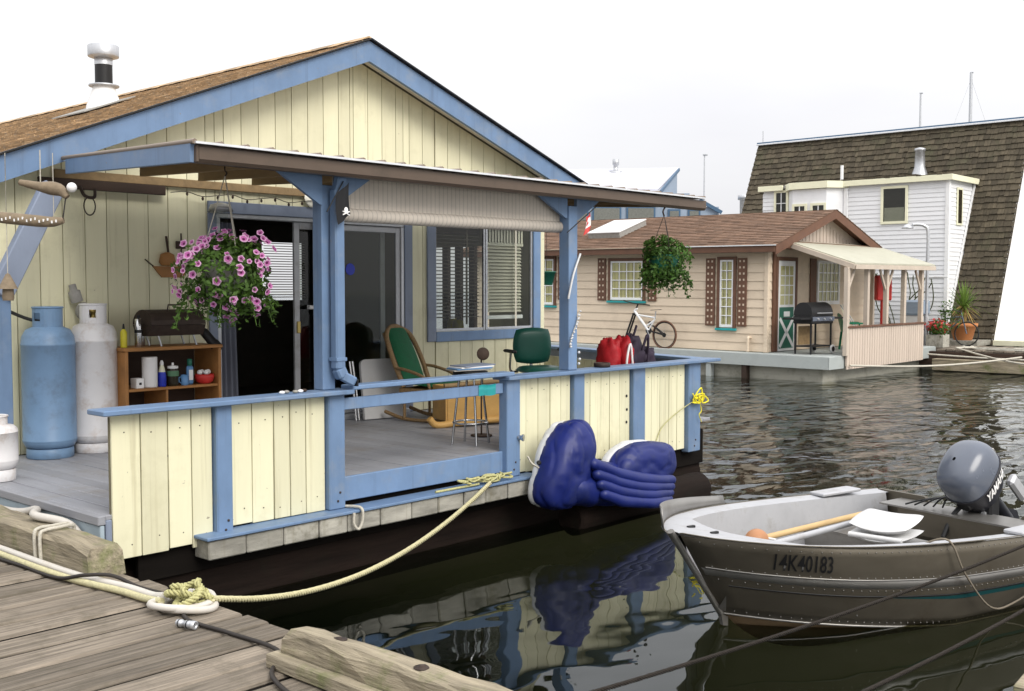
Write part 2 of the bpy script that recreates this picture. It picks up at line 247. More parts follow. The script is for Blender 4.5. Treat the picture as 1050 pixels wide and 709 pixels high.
# ------------------------------------------------------------------ mesh builder
class MB:
    def __init__(s): s.v = []; s.f = []; s.sm = []; s.r = []
    def add(s, vs, fs, smooth=False, rnd=None):
        o = len(s.v); s.v += [tuple(p) for p in vs]
        for f in fs: s.f.append(tuple(i + o for i in f)); s.sm.append(smooth); s.r.append(R.random() if rnd is None else rnd)
        return s
    def obox(s, c, ax, h, ch=0.0, rnd=None):
        c = V(c); X, Y, Z = [V(a) for a in ax]; rn = R.random() if rnd is None else rnd
        if ch <= 0:
            vs = [c + X*(h[0]*i) + Y*(h[1]*j) + Z*(h[2]*k) for i in (-1, 1) for j in (-1, 1) for k in (-1, 1)]
            return s.add(vs, [(0,1,3,2),(4,6,7,5),(0,4,5,1),(2,3,7,6),(0,2,6,4),(1,5,7,3)], False, rn)
        ch = min(ch, min(h)*.9); vs = []; idx = {}
        for i in (-1, 1):
            for j in (-1, 1):
                for k in (-1, 1):
                    for a in range(3):
                        d = [h[0]*i, h[1]*j, h[2]*k]
                        for b in range(3):
                            if b != a: d[b] -= ch*(i, j, k)[b]
                        idx[(i, j, k, a)] = len(vs); vs.append(c + X*d[0] + Y*d[1] + Z*d[2])
        fs = []
        S = (-1, 1)
        for i in S: fs.append([idx[(i,-1,-1,0)], idx[(i,1,-1,0)], idx[(i,1,1,0)], idx[(i,-1,1,0)]][::i])
        for j in S: fs.append([idx[(-1,j,-1,1)], idx[(-1,j,1,1)], idx[(1,j,1,1)], idx[(1,j,-1,1)]][::j])
        for k in S: fs.append([idx[(-1,-1,k,2)], idx[(1,-1,k,2)], idx[(1,1,k,2)], idx[(-1,1,k,2)]][::k])
        for i in S:
            for j in S: fs.append([idx[(i,j,-1,0)], idx[(i,j,-1,1)], idx[(i,j,1,1)], idx[(i,j,1,0)]][::i*j])
        for i in S:
            for k in S: fs.append([idx[(i,-1,k,0)], idx[(i,1,k,0)], idx[(i,1,k,2)], idx[(i,-1,k,2)]][::i*k])
        for j in S:
            for k in S: fs.append([idx[(-1,j,k,1)], idx[(-1,j,k,2)], idx[(1,j,k,2)], idx[(1,j,k,1)]][::j*k])
        for i in S:
            for j in S:
                for k in S: fs.append([idx[(i,j,k,0)], idx[(i,j,k,1)], idx[(i,j,k,2)]][::i*j*k])
        return s.add(vs, [tuple(f) for f in fs], False, rn)
    def box(s, x0, x1, y0, y1, z0, z1, ch=0.0):
        return s.obox(((x0+x1)/2, (y0+y1)/2, (z0+z1)/2), ((1,0,0),(0,1,0),(0,0,1)), (abs(x1-x0)/2, abs(y1-y0)/2, abs(z1-z0)/2), ch)
    def bar(s, p, q, w, h, ch=0.0, up=(0,0,1)):
        p, q = V(p), V(q); d = (q - p); ln = d.length; d.normalize(); u = V(up)
        if abs(d.dot(u)) > .98: u = V((0, 1, 0))
        sd = u.cross(d).normalized(); u2 = d.cross(sd).normalized()
        return s.obox((p+q)/2, (d, sd, u2), (ln/2, w/2, h/2), ch)
    def tube(s, path, r, n=8, cap=True, closed=False, smooth=True, flat=1.0):
        P = [V(p) for p in path]; k = len(P); rr = r if isinstance(r, (list, tuple)) else [r]*k
        vs = []; fs = []; prev = None; rn = R.random()
        for i in range(k):
            a = P[i-1] if (i or closed) else P[i]; b = P[(i+1) % k] if (i < k-1 or closed) else P[i]
            t = (b - a); t = t.normalized() if t.length > 1e-9 else V((0,0,1))
            if prev is None:
                u = V((0,0,1)) if abs(t.z) < .9 else V((1,0,0)); u = (u - t*u.dot(t)).normalized()
            else: u = (prev - t*prev.dot(t)); u = u.normalized() if u.length > 1e-6 else t.orthogonal().normalized()
            prev = u; w_ = t.cross(u)
            for j in range(n):
                a_ = 2*math.pi*j/n; vs.append(P[i] + (u*math.cos(a_)*flat + w_*math.sin(a_))*rr[i])
        m = k if closed else k-1
        for i in range(m):
            for j in range(n):
                i2 = (i+1) % k; fs.append((i*n+j, i*n+(j+1) % n, i2*n+(j+1) % n, i2*n+j))
        s.add(vs, fs, smooth, rn)
        if cap and not closed:
            s.add(vs[:n], [tuple(range(n))[::-1]], False, rn); s.add(vs[-n:], [tuple(range(n))], False, rn)
        return s
    def lathe(s, prof, c=(0,0,0), ax=(0,0,1), n=20, smooth=True, sx=1.0):
        c = V(c); z = V(ax).normalized(); x = z.orthogonal().normalized() if abs(z.z) < .99 else V((1,0,0)); y = z.cross(x); rn = R.random()
        vs = []; fs = []
        for (r, h) in prof:
            for j in range(n):
                a = 2*math.pi*j/n; vs.append(c + z*h + (x*math.cos(a)*sx + y*math.sin(a))*r)
        for i in range(len(prof)-1):
            for j in range(n): fs.append((i*n+j, i*n+(j+1) % n, (i+1)*n+(j+1) % n, (i+1)*n+j))
        s.add(vs, fs, smooth, rn)
        if prof[0][0] > 1e-4: s.add(vs[:n], [tuple(range(n))[::-1]], False, rn)
        if prof[-1][0] > 1e-4: s.add(vs[-n:], [tuple(range(n))], False, rn)
        return s
    def prism(s, poly, ext):      # poly: 3D points, extruded by vector ext
        p = [V(a) for a in poly]; e = V(ext); n = len(p); vs = p + [a + e for a in p]
        nn = V((0, 0, 0))
        for i in range(n): nn += p[i].cross(p[(i+1) % n])
        fl = nn.dot(e) > 0
        fs = [tuple(range(n)), tuple(range(n, 2*n))[::-1]] + [(i, i+n, (i+1) % n+n, (i+1) % n) for i in range(n)]
        if fl: fs = [f[::-1] for f in fs]
        return s.add(vs, fs, False, R.random())
    def grid(s, fn, nu, nv, smooth=True):
        vs = [V(fn(i/nu, j/nv)) for i in range(nu+1) for j in range(nv+1)]
        fs = [(i*(nv+1)+j, (i+1)*(nv+1)+j, (i+1)*(nv+1)+j+1, i*(nv+1)+j+1) for i in range(nu) for j in range(nv)]
        return s.add(vs, fs, smooth, R.random())
    def ball(s, c, r, n=12, m=8, sc=(1,1,1)):
        c = V(c)
        def fn(a, b):
            th = math.pi*b; ph = 2*math.pi*a
            return c + V((r*sc[0]*math.sin(th)*math.cos(ph), r*sc[1]*math.sin(th)*math.sin(ph), r*sc[2]*math.cos(th)))
        return s.grid(fn, n, m)
    def mesh(s, name, center=True):
        c = V((0, 0, 0))
        if center and s.v:
            lo = [min(p[i] for p in s.v) for i in range(3)]; hi = [max(p[i] for p in s.v) for i in range(3)]; c = V([(lo[i]+hi[i])/2 for i in range(3)])
        me = bpy.data.meshes.new(name); me.from_pydata([V(p) - c for p in s.v], [], s.f)
        me.polygons.foreach_set('use_smooth', s.sm)
        at = me.attributes.new('rnd', 'FLOAT', 'FACE'); at.data.foreach_set('value', s.r)
        me.update(); return me, c
    def build(s, name, m, parent=None, kind=None, label=None):
        me, c = s.mesh(name); me.materials.append(M[m]); return link(name, me, c, parent, kind, label)
WL = {}
def link(name, me, c, parent=None, kind=None, label=None):
    o = bpy.data.objects.new(name, me); COL.objects.link(o)
    if parent is not None: o.parent = parent; o.location = V(c) - WL[parent.name]
    else: o.location = c
    WL[o.name] = V(c)
    if kind: o['kind'] = kind
    if label: o['label'] = label
    return o
def root(name, loc, label, cat, group=None):
    o = bpy.data.objects.new(name, None); COL.objects.link(o); o.location = loc; o.empty_display_size = .1; WL[o.name] = V(loc)
    o['label'] = label; o['category'] = cat
    if group: o['group'] = group
    return o
def tag(o, label, cat, group=None, kind=None):
    if label: o['label'] = label
    if cat: o['category'] = cat
    if group: o['group'] = group
    if kind: o['kind'] = kind
    return o
CACHE = {}
def plank(name, c, dims, m, parent, ch=.006, rot=None):     # one board; alike boards share mesh data
    key = (name, tuple(round(d, 3) for d in dims), m)
    if key not in CACHE:
        b = MB(); b.obox((0,0,0), ((1,0,0),(0,1,0),(0,0,1)), [d/2 for d in dims], ch); me, _ = b.mesh(name); me.materials.append(M[m]); CACHE[key] = me
    o = link(name, CACHE[key], c, parent)
    if rot: o.rotation_euler = rot
    return o
def bx(name, x0, x1, y0, y1, z0, z1, m, parent=None, ch=.005, **k):
    return MB().box(x0, x1, y0, y1, z0, z1, ch).build(name, m, parent, **k)
def bez(p, n=12):        # Catmull-Rom through points
    P = [V(a) for a in p]; P = [P[0]*2 - P[1]] + P + [P[-1]*2 - P[-2]]; out = []
    for i in range(1, len(P)-2):
        for k in range(n):
            t = k/n; a, b, c, d = P[i-1], P[i], P[i+1], P[i+2]
            out.append(.5*((2*b) + (c-a)*t + (2*a-5*b+4*c-d)*t*t + (3*b-a-3*c+d)*t*t*t))
    out.append(P[-2]); return out
def text_mesh(s, size, shear=0.0, bold=0.0):     # flat lettering as triangles in the xy plane
    cu = bpy.data.curves.new('lettering', 'FONT'); cu.body = s; cu.size = size; cu.shear = shear; cu.offset = bold; cu.fill_mode = 'FRONT'; cu.resolution_u = 3
    o = bpy.data.objects.new('lettering', cu); COL.objects.link(o); dg = bpy.context.evaluated_depsgraph_get()
    me = bpy.data.meshes.new_from_object(o.evaluated_get(dg)); bpy.data.objects.remove(o); return me
def shingles(mb, o, u, v, W_, H_, tw, ch, th=.012, jit=.3, skip=None):
    # overlapping tabs on a slope: o lower corner, u along the eave, v up the slope
    o, u, v = V(o), V(u).normalized(), V(v).normalized(); n = u.cross(v).normalized()
    if n.z < 0: n = -n
    rows = int(H_/ch)
    for r in range(rows+1):
        x = -R.random()*tw; base = .35 + .3*R.random()
        while x < W_:
            w = tw*(1 + jit*(R.random()-.5)); a, b = max(0, x), min(W_, x+w-.006); y0 = r*ch + R.uniform(-.12, .12)*ch*jit; y1 = min(H_, r*ch + ch*1.25)
            x += w
            if b - a < .01 or y1 - y0 < .02: continue
            if skip and skip(o + u*((a+b)/2) + v*((y0+y1)/2)): continue
            t = th*(1 + .5*R.random()); rn = min(1, max(0, base + .7*(R.random()-.5)))
            p = [o+u*a+v*y0+n*t, o+u*b+v*y0+n*t, o+u*b+v*y1+n*.001, o+u*a+v*y1+n*.001, o+u*a+v*y0, o+u*b+v*y0]
            mb.add(p, [(0,1,2,3),(4,5,1,0),(5,2,1),(4,0,3)], False, rn)
def foliage(mb, n, c, rad, size, seed=1, shell=.55, droop=0.0, shape=None):
    r = random.Random(seed); c = V(c)
    lumps = [(V((r.gauss(0,1), r.gauss(0,1), r.gauss(0,1))).normalized(), r.uniform(.66, 1.16)) for _ in range(26)]
    for _ in range(n):
        d = V((r.gauss(0,1), r.gauss(0,1), r.gauss(0,1))).normalized()
        k = max(lumps, key=lambda q: q[0].dot(d))[1]
        if shape: k = .5+.5*k; k *= shape(d)
        rr = (shell + (1-shell)*r.random()**.5)*k
        p = c + V((d.x*rad[0], d.y*rad[1], d.z*rad[2]))*rr
        if droop and d.z < 0: p.z -= droop*r.random()**2
        s = size*r.uniform(.6, 1.25); a = (d + V((r.gauss(0,.6), r.gauss(0,.6), r.gauss(0,.6)+.25))).normalized()
        t = a.orthogonal().normalized(); t.rotate(Matrix.Rotation(r.random()*6.28, 3, a)); b = a.cross(t)
        rn = min(1, max(0, .5*rr*k + .5*r.random() - .05))
        mb.add([p - t*s*.5, p + b*s*.28 + a*s*.08, p + t*s*.6 - a*s*.1, p - b*s*.28 + a*s*.08], [(0,1,2,3)], True, rn)

# ================================================================== SETTING
tag(MB().add([(-400,-400,0),(600,-400,0),(600,600,0),(-400,600,0)], [(0,1,2,3)]).build('water', 'water'), None, None, kind='structure')
tag(MB().add([(-400,-400,-2.2),(600,-400,-2.2),(600,600,-2.2),(-400,600,-2.2)], [(0,1,2,3)]).build('seabed', 'seabed'), None, None, kind='structure')

# the dock the photograph is taken from: planks run along x, its edge along y
dock = bpy.data.objects.new('dock', None); COL.objects.link(dock); dock.location = (1.0, 5.0, .2); dock['kind'] = 'structure'; WL['dock'] = V((1.0, 5.0, .2))
DZ = .45
y = -3.0; rr = random.Random(3)
while y < 15.0:
    wd = rr.choice((.205, .225, .245, .255)); x1 = 3.13 + rr.uniform(-.02, .02)
    o = plank('plank', ((x1-2.6)/2, y+wd/2, DZ-.03+rr.uniform(-.004, .003)), (x1+2.6, wd-rr.choice((.020, .028, .036)), .06), 'dock_wood', dock, .012, (rr.uniform(-.012, .012), 0, rr.uniform(-.002, .002)))
    y += wd
bx('packed_dirt', -2.5, 3.08, -2.9, 14.9, DZ-.05, DZ-.013, 'skirt', dock, 0); bx('stringer', 2.86, 3.04, -3, 15, .12, .385, 'dark_wood', dock); bx('stringer', .2, .4, -3, 15, .12, .385, 'dark_wood', dock); bx('stringer', -2.4, -2.2, -3, 15, .12, .385, 'dark_wood', dock)
for yy in range(-2, 15, 4): MB().lathe([(.28, 0), (.3, .05), (.3, 5.4), (.28, 5.45)], (-2.5, yy, .02), (1, 0, 0), 14).build('float_log', 'log', dock)

def bull_rail(x0, x1, y0, y1, z0, z1, label, slant):
    r = root('bull_rail', ((x0+x1)/2, (y0+y1)/2, z0), label, 'timber', 'timber rails along the dock edge')
    n = 34; rs = random.Random(int(y0*10)); mb = MB(); prof = []
    secs = []
    for i in range(n+1):
        t = i/n; yy = y0 + (y1-y0)*t; j = lambda s=.010: rs.uniform(-s, s)
        c = .022
        secs.append([(x0+j(), yy, z0), (x0+j(), yy, z1-c+j()), (x0+c+j(), yy, z1+j()), (x1-c+j(), yy, z1+j()), (x1+j(), yy, z1-c+j()), (x1+j(), yy, z0)])
    for k, e in ((0, 0),) if slant == 'lo' else ((n, n),):
        for q in (2, 3): a = secs[k][q]; secs[k][q] = (a[0], a[1] + (.035 if slant == 'lo' else -.035), a[2]-.004)
        for q in (1, 4): a = secs[k][q]; secs[k][q] = (a[0], a[1] + (.008 if slant == 'lo' else -.008), a[2]-.03)
    vs = [p for s_ in secs for p in s_]; m = 6
    fs = [(i*m+j, i*m+(j+1) % m, (i+1)*m+(j+1) % m, (i+1)*m+j) for i in range(n) for j in range(m)]
    fs += [tuple(range(m))[::-1], tuple(range(n*m, n*m+m))]
    mb.add(vs, fs); mb.build('beam', 'rail_wood', r); return r
b1 = bull_rail(2.90, 3.11, 5.80, 12.5, DZ+.003, .635, 'mossy square timber rail with rope wrapped round it beside the blue-edged deck', 'lo')
b2 = bull_rail(2.785, 2.915, -1.0, 3.86, DZ+.068, .625, 'pale greenish square timber rail at the bottom of the picture with bolt heads', 'hi')
bx('spacer_board', 2.73, 2.93, -1.0, 3.90, DZ+.004, DZ+.066, 'rail_wood', b2)
for yy in (3.55, 3.05, 2.5): MB().lathe([(.034, 0), (.034, .003), (.014, .004), (.013, .010), (.004, .012)], (2.85, yy, .622), (0, 0, 1), 12).build('bolt_head', 'iron', b2)
for k, yy in enumerate((6.36, 6.43)):      # rope turns round the rail
    e = .012; MB().tube(bez([(2.90-e, yy, .47), (2.90-e, yy+.01, .62), (2.92, yy+.02, .645+.004*k), (3.0, yy+.03, .648), (3.10, yy+.05, .645), (3.11+e, yy+.06, .62), (3.11+e, yy+.06, .47)], 5), .011, 7).build('rope_turn', 'rope_grey', b1)

# ================================================================== YELLOW HOUSEBOAT
HB = root('houseboat', (6.6, 7.6, .05), 'pale yellow houseboat with blue trim, covered porch and low board railing', 'houseboat')
# --- floats
for yy, x0, x1, rad, zc in ((6.62, 3.4, 10.0, .30, .08), (7.9, 3.4, 10.6, .30, .08), (9.3, 3.3, 10.8, .30, .08), (12, 3.3, 10.8, .3, .08), (15, 3.3, 10.8, .3, .08), (18, 3.3, 10.8, .3, .08)):
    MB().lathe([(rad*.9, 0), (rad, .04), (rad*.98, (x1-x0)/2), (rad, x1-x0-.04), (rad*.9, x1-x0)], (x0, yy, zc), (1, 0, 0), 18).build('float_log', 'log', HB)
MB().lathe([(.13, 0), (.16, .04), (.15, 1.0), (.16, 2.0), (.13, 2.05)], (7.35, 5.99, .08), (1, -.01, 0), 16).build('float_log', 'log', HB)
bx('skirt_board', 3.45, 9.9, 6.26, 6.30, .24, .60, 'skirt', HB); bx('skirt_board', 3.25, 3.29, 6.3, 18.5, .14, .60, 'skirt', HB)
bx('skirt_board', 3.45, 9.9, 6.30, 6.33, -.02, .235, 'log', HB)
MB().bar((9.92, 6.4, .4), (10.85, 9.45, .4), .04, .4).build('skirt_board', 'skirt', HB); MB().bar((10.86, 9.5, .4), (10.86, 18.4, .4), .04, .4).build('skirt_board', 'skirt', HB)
x = 3.83; rs = random.Random(5)
while x < 7.02:
    wd = min(rs.uniform(.25, .31), 7.08-x); plank('sill_block', (x+wd/2, 6.155+rs.uniform(-.006, .006), .405), (round(wd-.008, 2), .17, .125), 'sill_wood', HB, .008); x += wd
bx('ledge', 3.81, 7.06, 6.05, 6.235, .472, .494, 'blue', HB)
# --- deck planks along y
XE = lambda yy: 9.97 + max(0, yy-6.25)*.29
deck = bpy.data.objects.new('deck', None); COL.objects.link(deck); deck.parent = HB; deck.location = V((6.6, 7.6, .7)) - WL['houseboat']; WL['deck'] = V((6.6, 7.6, .7))
x = 3.22
while x < 10.8:
    y0 = 6.22 if x < 9.85 else 6.3 + (x+.14-9.97)/.29
    if 9.02 - y0 > .1: plank('deck_board', (x+.068, (y0+8.995)/2, .695+R.uniform(-.002, .002)), (.132, round(8.995-y0, 2), .03), 'deck_grey', deck, .004)
    x += .138
bx('deck_nosing', 3.165, 3.215, 6.205, 12, .655, .711, 'deck_grey', HB)
bx('fascia', 3.18, 3.21, 6.21, 12, .47, .652, 'grey_fascia', HB); bx('fascia', 3.215, 3.255, 6.205, 6.23, .47, .68, 'blue_grey', HB)
bx('corner_board', 3.222, 3.262, 6.236, 6.26, .45, .70, 'dark_wood', HB)
bx('rim_board', 5.02, 6.73, 6.205, 6.235, .535, .712, 'blue', HB)
# --- railing
rail = bpy.data.objects.new('railing', None); COL.objects.link(rail); rail.parent = HB; rail.location = V((6.6, 6.2, .7)) - WL['houseboat']; WL['railing'] = V((6.6, 6.2, .7))
def rail_panel(x0, x1, n, zb, drop):
    bx('panel_backing', x0, x1, 6.232, 6.245, zb+.06, 1.30, 'backing', rail, 0)
    ws = [R.uniform(.84, 1.16) for _ in range(n)]; k_ = (x1-x0)/sum(ws); xa = x0
    for i in range(n):
        zz = zb + drop(i) + R.uniform(-.008, .008); wd = ws[i]*k_
        plank('panel_board', (xa+wd/2, 6.22+R.uniform(-.003, .003), (zz+1.318)/2), (round(wd-.007, 3), .02, round(1.318-zz, 2)), 'yellow', rail, .003, (R.uniform(-.004, .004), R.uniform(-.0022, .0022), R.uniform(-.012, .012))); xa += wd
        for zq in (zz+.09, 1.20): MB().lathe([(.005, 0), (.004, .002)], (xa-wd/2+R.uniform(-.03, .03), 6.2075, zq+R.uniform(-.02, .02)), (0, -1, 0), 6).build('nail_head', 'iron', rail)
rail_panel(3.258, 3.955, 4, .42, lambda i: (0, .01, .02, 0.0)[i]); rail_panel(4.085, 4.87, 5, .50, lambda i: 0)
rail_panel(6.895, 7.625, 5, .50, lambda i: 0); rail_panel(7.785, 8.525, 5, .48, lambda i: .01*i % .02); rail_panel(8.725, 9.465, 5, .44, lambda i: 0)
for x0, x1, zb, y0 in ((3.96, 4.08, .44, 6.165), (4.875, 5.02, .495, 6.165), (6.725, 6.89, .495, 6.15), (7.63, 7.78, .44, 6.165), (8.53, 8.72, .44, 6.165), (9.47, 9.69, .40, 6.16)):
    bx('post', x0, x1, y0, 6.25, zb, 1.318, 'blue', rail, .008)
    for q, zz in enumerate((zb+.06, zb+.12)): MB().lathe([(.009, 0), (.009, .004), (.003, .007)], ((x0+x1)/2+.02*(q % 2), y0, zz), (0, -1, 0), 8).build('nail_head', 'iron', rail)
bx('top_rail', 3.16, 5.06, 6.10, 6.31, 1.319, 1.352, 'blue', rail, .006); bx('top_rail', 5.065, 6.80, 6.13, 6.27, 1.345, 1.378, 'blue', rail, .006); bx('top_rail', 6.70, 9.98, 6.10, 6.30, 1.311, 1.344, 'blue', rail, .006)
bx('middle_rail', 5.025, 6.72, 6.19, 6.225, 1.20, 1.285, 'blue', rail)
MB().bar((9.86, 6.31, 1.3285), (10.83, 9.46, 1.3285), .19, .033, .005).build('top_rail', 'blue', rail)
MB().bar((9.87, 6.32, 1.265), (10.82, 9.46, 1.265), .05, .09, .004).build('side_rail', 'blue_grey', rail)
d_ = V((10.83-9.86, 9.46-6.31, 0)); nB = 22
for i in range(nB):
    a = V((9.90, 6.33, 0)) + d_*(i/nB); b = a + d_*((1-.03)/nB); MB().bar((a.x, a.y, .87), (b.x, b.y, .87), .02, .68, .003).build('panel_board', 'yellow', rail)
for x0, zz in ((8.47, 1.05), (8.475, .92), (8.47, .8)): MB().lathe([(.014, 0), (.014, .002)], (x0, 6.2085, zz), (0, -1, 0), 10).build('drain_hole', 'black', rail)
MB().lathe([(.02, 0), (.02, .03), (.03, .035), (.03, .05)], (6.86, 6.15, .82), (.5, -1, 0), 10).build('hook', 'chrome', rail)

# --- front wall: vertical boards, with door and window openings
WY = 9.0; RX, RZ, ML, MR = 7.42, 4.60, .398, .347
def roof_z(x): return RZ - (RX-x)*ML if x < RX else RZ - (x-RX)*MR
WL_, WR_ = 3.35, 10.50
DO = (5.80, 8.16, .73, 2.78); WI = (8.63, 10.30, 1.58, 2.82)
wall = bpy.data.objects.new('front_wall', None); COL.objects.link(wall); wall.parent = HB; wall.location = V((7, 9, .7)) - WL['houseboat']; WL['front_wall'] = V((7, 9, .7))
cuts = sorted(set([round(WL_+.196*i, 3) for i in range(38) if WL_+.196*i < WR_] + [DO[0], DO[1], WI[0], WI[1], WR_, RX]))
def wboard(xa, xb, z0, z1f):
    g = .004 if xb-xa > .03 else 0.0
    xa2, xb2 = xa+g, xb-g
    MB().prism([(xa2, WY, z0), (xb2, WY, z0), (xb2, WY, z1f(xb2)), (xa2, WY, z1f(xa2))], (0, .018, 0)).build('wall_board', 'yellow', wall)
for xa, xb in zip(cuts, cuts[1:]):
    if xb - xa < .012: continue
    xm = (xa+xb)/2; top = lambda q: roof_z(q) - .13
    if DO[0] <= xm <= DO[1]: wboard(xa, xb, DO[3], top)
    elif WI[0] <= xm <= WI[1]: wboard(xa, xb, .715, lambda q: WI[2]); wboard(xa, xb, WI[3], top)
    else: wboard(xa, xb, .715, top)
bk = MB(); yb = WY+.0185
def bkp(poly): bk.prism([(a, yb, b) for a, b in poly], (0, .04, 0))
bkp([(WL_, .6), (DO[0], .6), (DO[0], roof_z(DO[0])-.1), (WL_, roof_z(WL_)-.1)])
bkp([(DO[0], DO[3]), (RX, DO[3]), (RX, RZ-.1), (DO[0], roof_z(DO[0])-.1)]); bkp([(RX, DO[3]), (DO[1], DO[3]), (DO[1], roof_z(DO[1])-.1), (RX, RZ-.1)])
bkp([(DO[1], .6), (WI[0], .6), (WI[0], roof_z(WI[0])-.1), (DO[1], roof_z(DO[1])-.1)])
bkp([(WI[0], .6), (WI[1], .6), (WI[1], WI[2]), (WI[0], WI[2])]); bkp([(WI[0], WI[3]), (WI[1], WI[3]), (WI[1], roof_z(WI[1])-.1), (WI[0], roof_z(WI[0])-.1)])
bkp([(WI[1], .6), (WR_, .6), (WR_, roof_z(WR_)-.1), (WI[1], roof_z(WI[1])-.1)])
bk.build('wall_backing', 'backing', wall)
bx('corner_trim', 10.435, 10.505, WY-.022, WY-.002, .72, 3.25, 'yellow', wall, .004)
# trim
bx('door_trim', 5.71, 5.80, WY-.024, WY-.001, .715, 2.775, 'blue_grey', wall); bx('door_trim', 5.71, 8.30, WY-.026, WY-.001, 2.777, 2.885, 'blue_grey', wall); bx('door_trim', 8.16, 8.275, WY-.024, WY-.001, .715, 2.775, 'blue_grey', wall)
win = bpy.data.objects.new('window', None); COL.objects.link(win); win.parent = HB; win.location = V((9.45, 9, 1.5)) - WL['houseboat']; WL['window'] = V((9.45, 9, 1.5))
bx('window_trim', 8.50, 8.63, WY-.028, WY-.001, 1.47, 2.95, 'blue_grey', win); bx('window_trim', 10.30, 10.43, WY-.028, WY-.001, 1.47, 2.95, 'blue', win)
bx('window_trim', 8.632, 10.298, WY-.03, WY-.001, 1.465, 1.578, 'blue', win); bx('window_trim', 8.632, 10.298, WY-.028, WY-.001, 2.822, 2.95, 'blue_grey', win)
def frame(name, x0, x1, z0, z1, y, w_, d, m, par):
    mb = MB(); mb.box(x0, x0+w_, y, y+d, z0, z1, .003); mb.box(x1-w_, x1, y, y+d, z0, z1, .003); mb.box(x0+w_, x1-w_, y, y+d, z0, z0+w_, .003); mb.box(x0+w_, x1-w_, y, y+d, z1-w_, z1, .003); return mb.build(name, m, par)
frame('window_frame', 8.632, 9.462, 1.58, 2.82, WY+.005, .03, .03, 'galv', win); frame('window_frame', 9.464, 10.298, 1.58, 2.82, WY-.004, .03, .03, 'galv', win)
bx('pane', 8.662, 9.432, WY+.018, WY+.022, 1.61, 2.79, 'glass', win, 0); bx('pane', 9.494, 10.268, WY+.010, WY+.014, 1.61, 2.79, 'glass_clear', win, 0)
for i in range(24):
    z = 2.68 - i*.041; plank('blind_slat', (9.05, WY+.10, z), (.78, .04, .003), 'slat_dark', win, 0, (math.radians(14), 0, 0))
bx('blind_headrail', 8.66, 9.44, WY+.08, WY+.12, 2.70, 2.78, 'dark_wood', win)
bx('wand', 9.21, 9.23, WY+.07, WY+.085, 1.65, 2.75, 'slat_dark', win, 0)
for i in range(20):
    z = 2.56 - i*.040; plank('blind_slat', (9.83, WY+.07, z), (.66, .042, .003), 'slat_beige', win, 0, (math.radians(48), 0, 0))
bx('blind_headrail', 9.49, 10.19, WY+.05, WY+.09, 2.58, 2.62, 'slat_beige', win); bx('blind_bottom_rail', 9.49, 10.18, WY+.05, WY+.09, 1.70, 1.745, 'paper', win)
for i in range(13): plank('valance_strip', (9.53+i*.052, WY+.045, 2.70), (.03, .003, .17), 'slat_beige', win, 0)
bx('window_mullion', 9.985, 10.015, WY+.004, WY+.009, 1.61, 2.79, 'slat_beige', win, 0)
# sliding door
door = bpy.data.objects.new('sliding_door', None); COL.objects.link(door); door.parent = HB; door.location = V((7, 9, .75)) - WL['houseboat']; WL['sliding_door'] = V((7, 9, .75))
bx('door_frame', 5.802, 8.158, WY-.012, WY+.10, 2.735, 2.776, 'galv', door); bx('door_sill', 5.80, 8.16, WY-.10, WY+.10, .712, .762, 'galv', door)
bx('door_frame', 5.803, 5.845, WY-.012, WY+.10, .764, 2.733, 'galv', door); bx('door_frame', 8.115, 8.157, WY-.012, WY+.10, .764, 2.733, 'galv', door)
frame('door_leaf', 6.73, 7.93, .768, 2.73, WY+.045, .065, .03, 'alu_white', door); bx('pane', 6.797, 7.863, WY+.058, WY+.062, .835, 2.665, 'glass', door, 0)
frame('door_leaf', 6.95, 8.112, .768, 2.73, WY+.004, .06, .03, 'alu_white', door); bx('pane', 7.012, 8.052, WY+.016, WY+.020, .83, 2.67, 'glass', door, 0)
bx('door_handle', 6.86, 6.95, WY-.03, WY+.02, 1.86, 1.90, 'plastic_white', door); bx('latch', 6.75, 6.785, WY+.02, WY+.044, 1.62, 1.74, 'brass', door)
MB().lathe([(.062, 0), (.062, .003)], (7.42, WY+.013, 2.27), (0, -1, 0), 20).build('sticker', 'label_blue', door)
cu = MB(); cu.grid(lambda a, b: (5.86 + .22*a*(1+.25*b), WY+.14 + .022*math.sin(a*26), 2.70 - 1.93*b), 40, 4); cu.build('curtain', 'curtain', door)
# --- room behind the door and window
room = bpy.data.objects.new('interior', None); COL.objects.link(room); room.parent = HB; room.location = V((7, 11, .7)) - WL['houseboat']; WL['interior'] = V((7, 11, .7))
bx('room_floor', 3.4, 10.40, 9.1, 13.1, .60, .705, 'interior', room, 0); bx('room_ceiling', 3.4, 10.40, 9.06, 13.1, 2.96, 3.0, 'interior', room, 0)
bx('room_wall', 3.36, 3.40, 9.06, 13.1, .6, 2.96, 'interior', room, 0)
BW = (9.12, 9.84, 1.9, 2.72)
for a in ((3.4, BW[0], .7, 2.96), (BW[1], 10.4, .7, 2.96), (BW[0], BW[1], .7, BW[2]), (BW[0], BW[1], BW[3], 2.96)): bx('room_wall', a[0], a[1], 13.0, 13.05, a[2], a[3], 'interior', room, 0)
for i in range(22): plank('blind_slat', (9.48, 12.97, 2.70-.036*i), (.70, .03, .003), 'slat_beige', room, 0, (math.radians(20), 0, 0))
SW = (9.85, 11.0, 1.50, 2.62)
side = [(9.06, SW[0], .6, 3.25), (SW[1], 13.3, .6, 3.25), (13.3, 15.9, .6, 1.4), (13.3, 15.9, 2.85, 3.25), (15.9, 18.6, .6, 3.25), (SW[0], SW[1], .6, SW[2]), (SW[0], SW[1], SW[3], 3.25)]
for a in side: bx('side_wall', 10.42, 10.48, a[0], a[1], a[2], a[3], 'yellow', HB, 0)
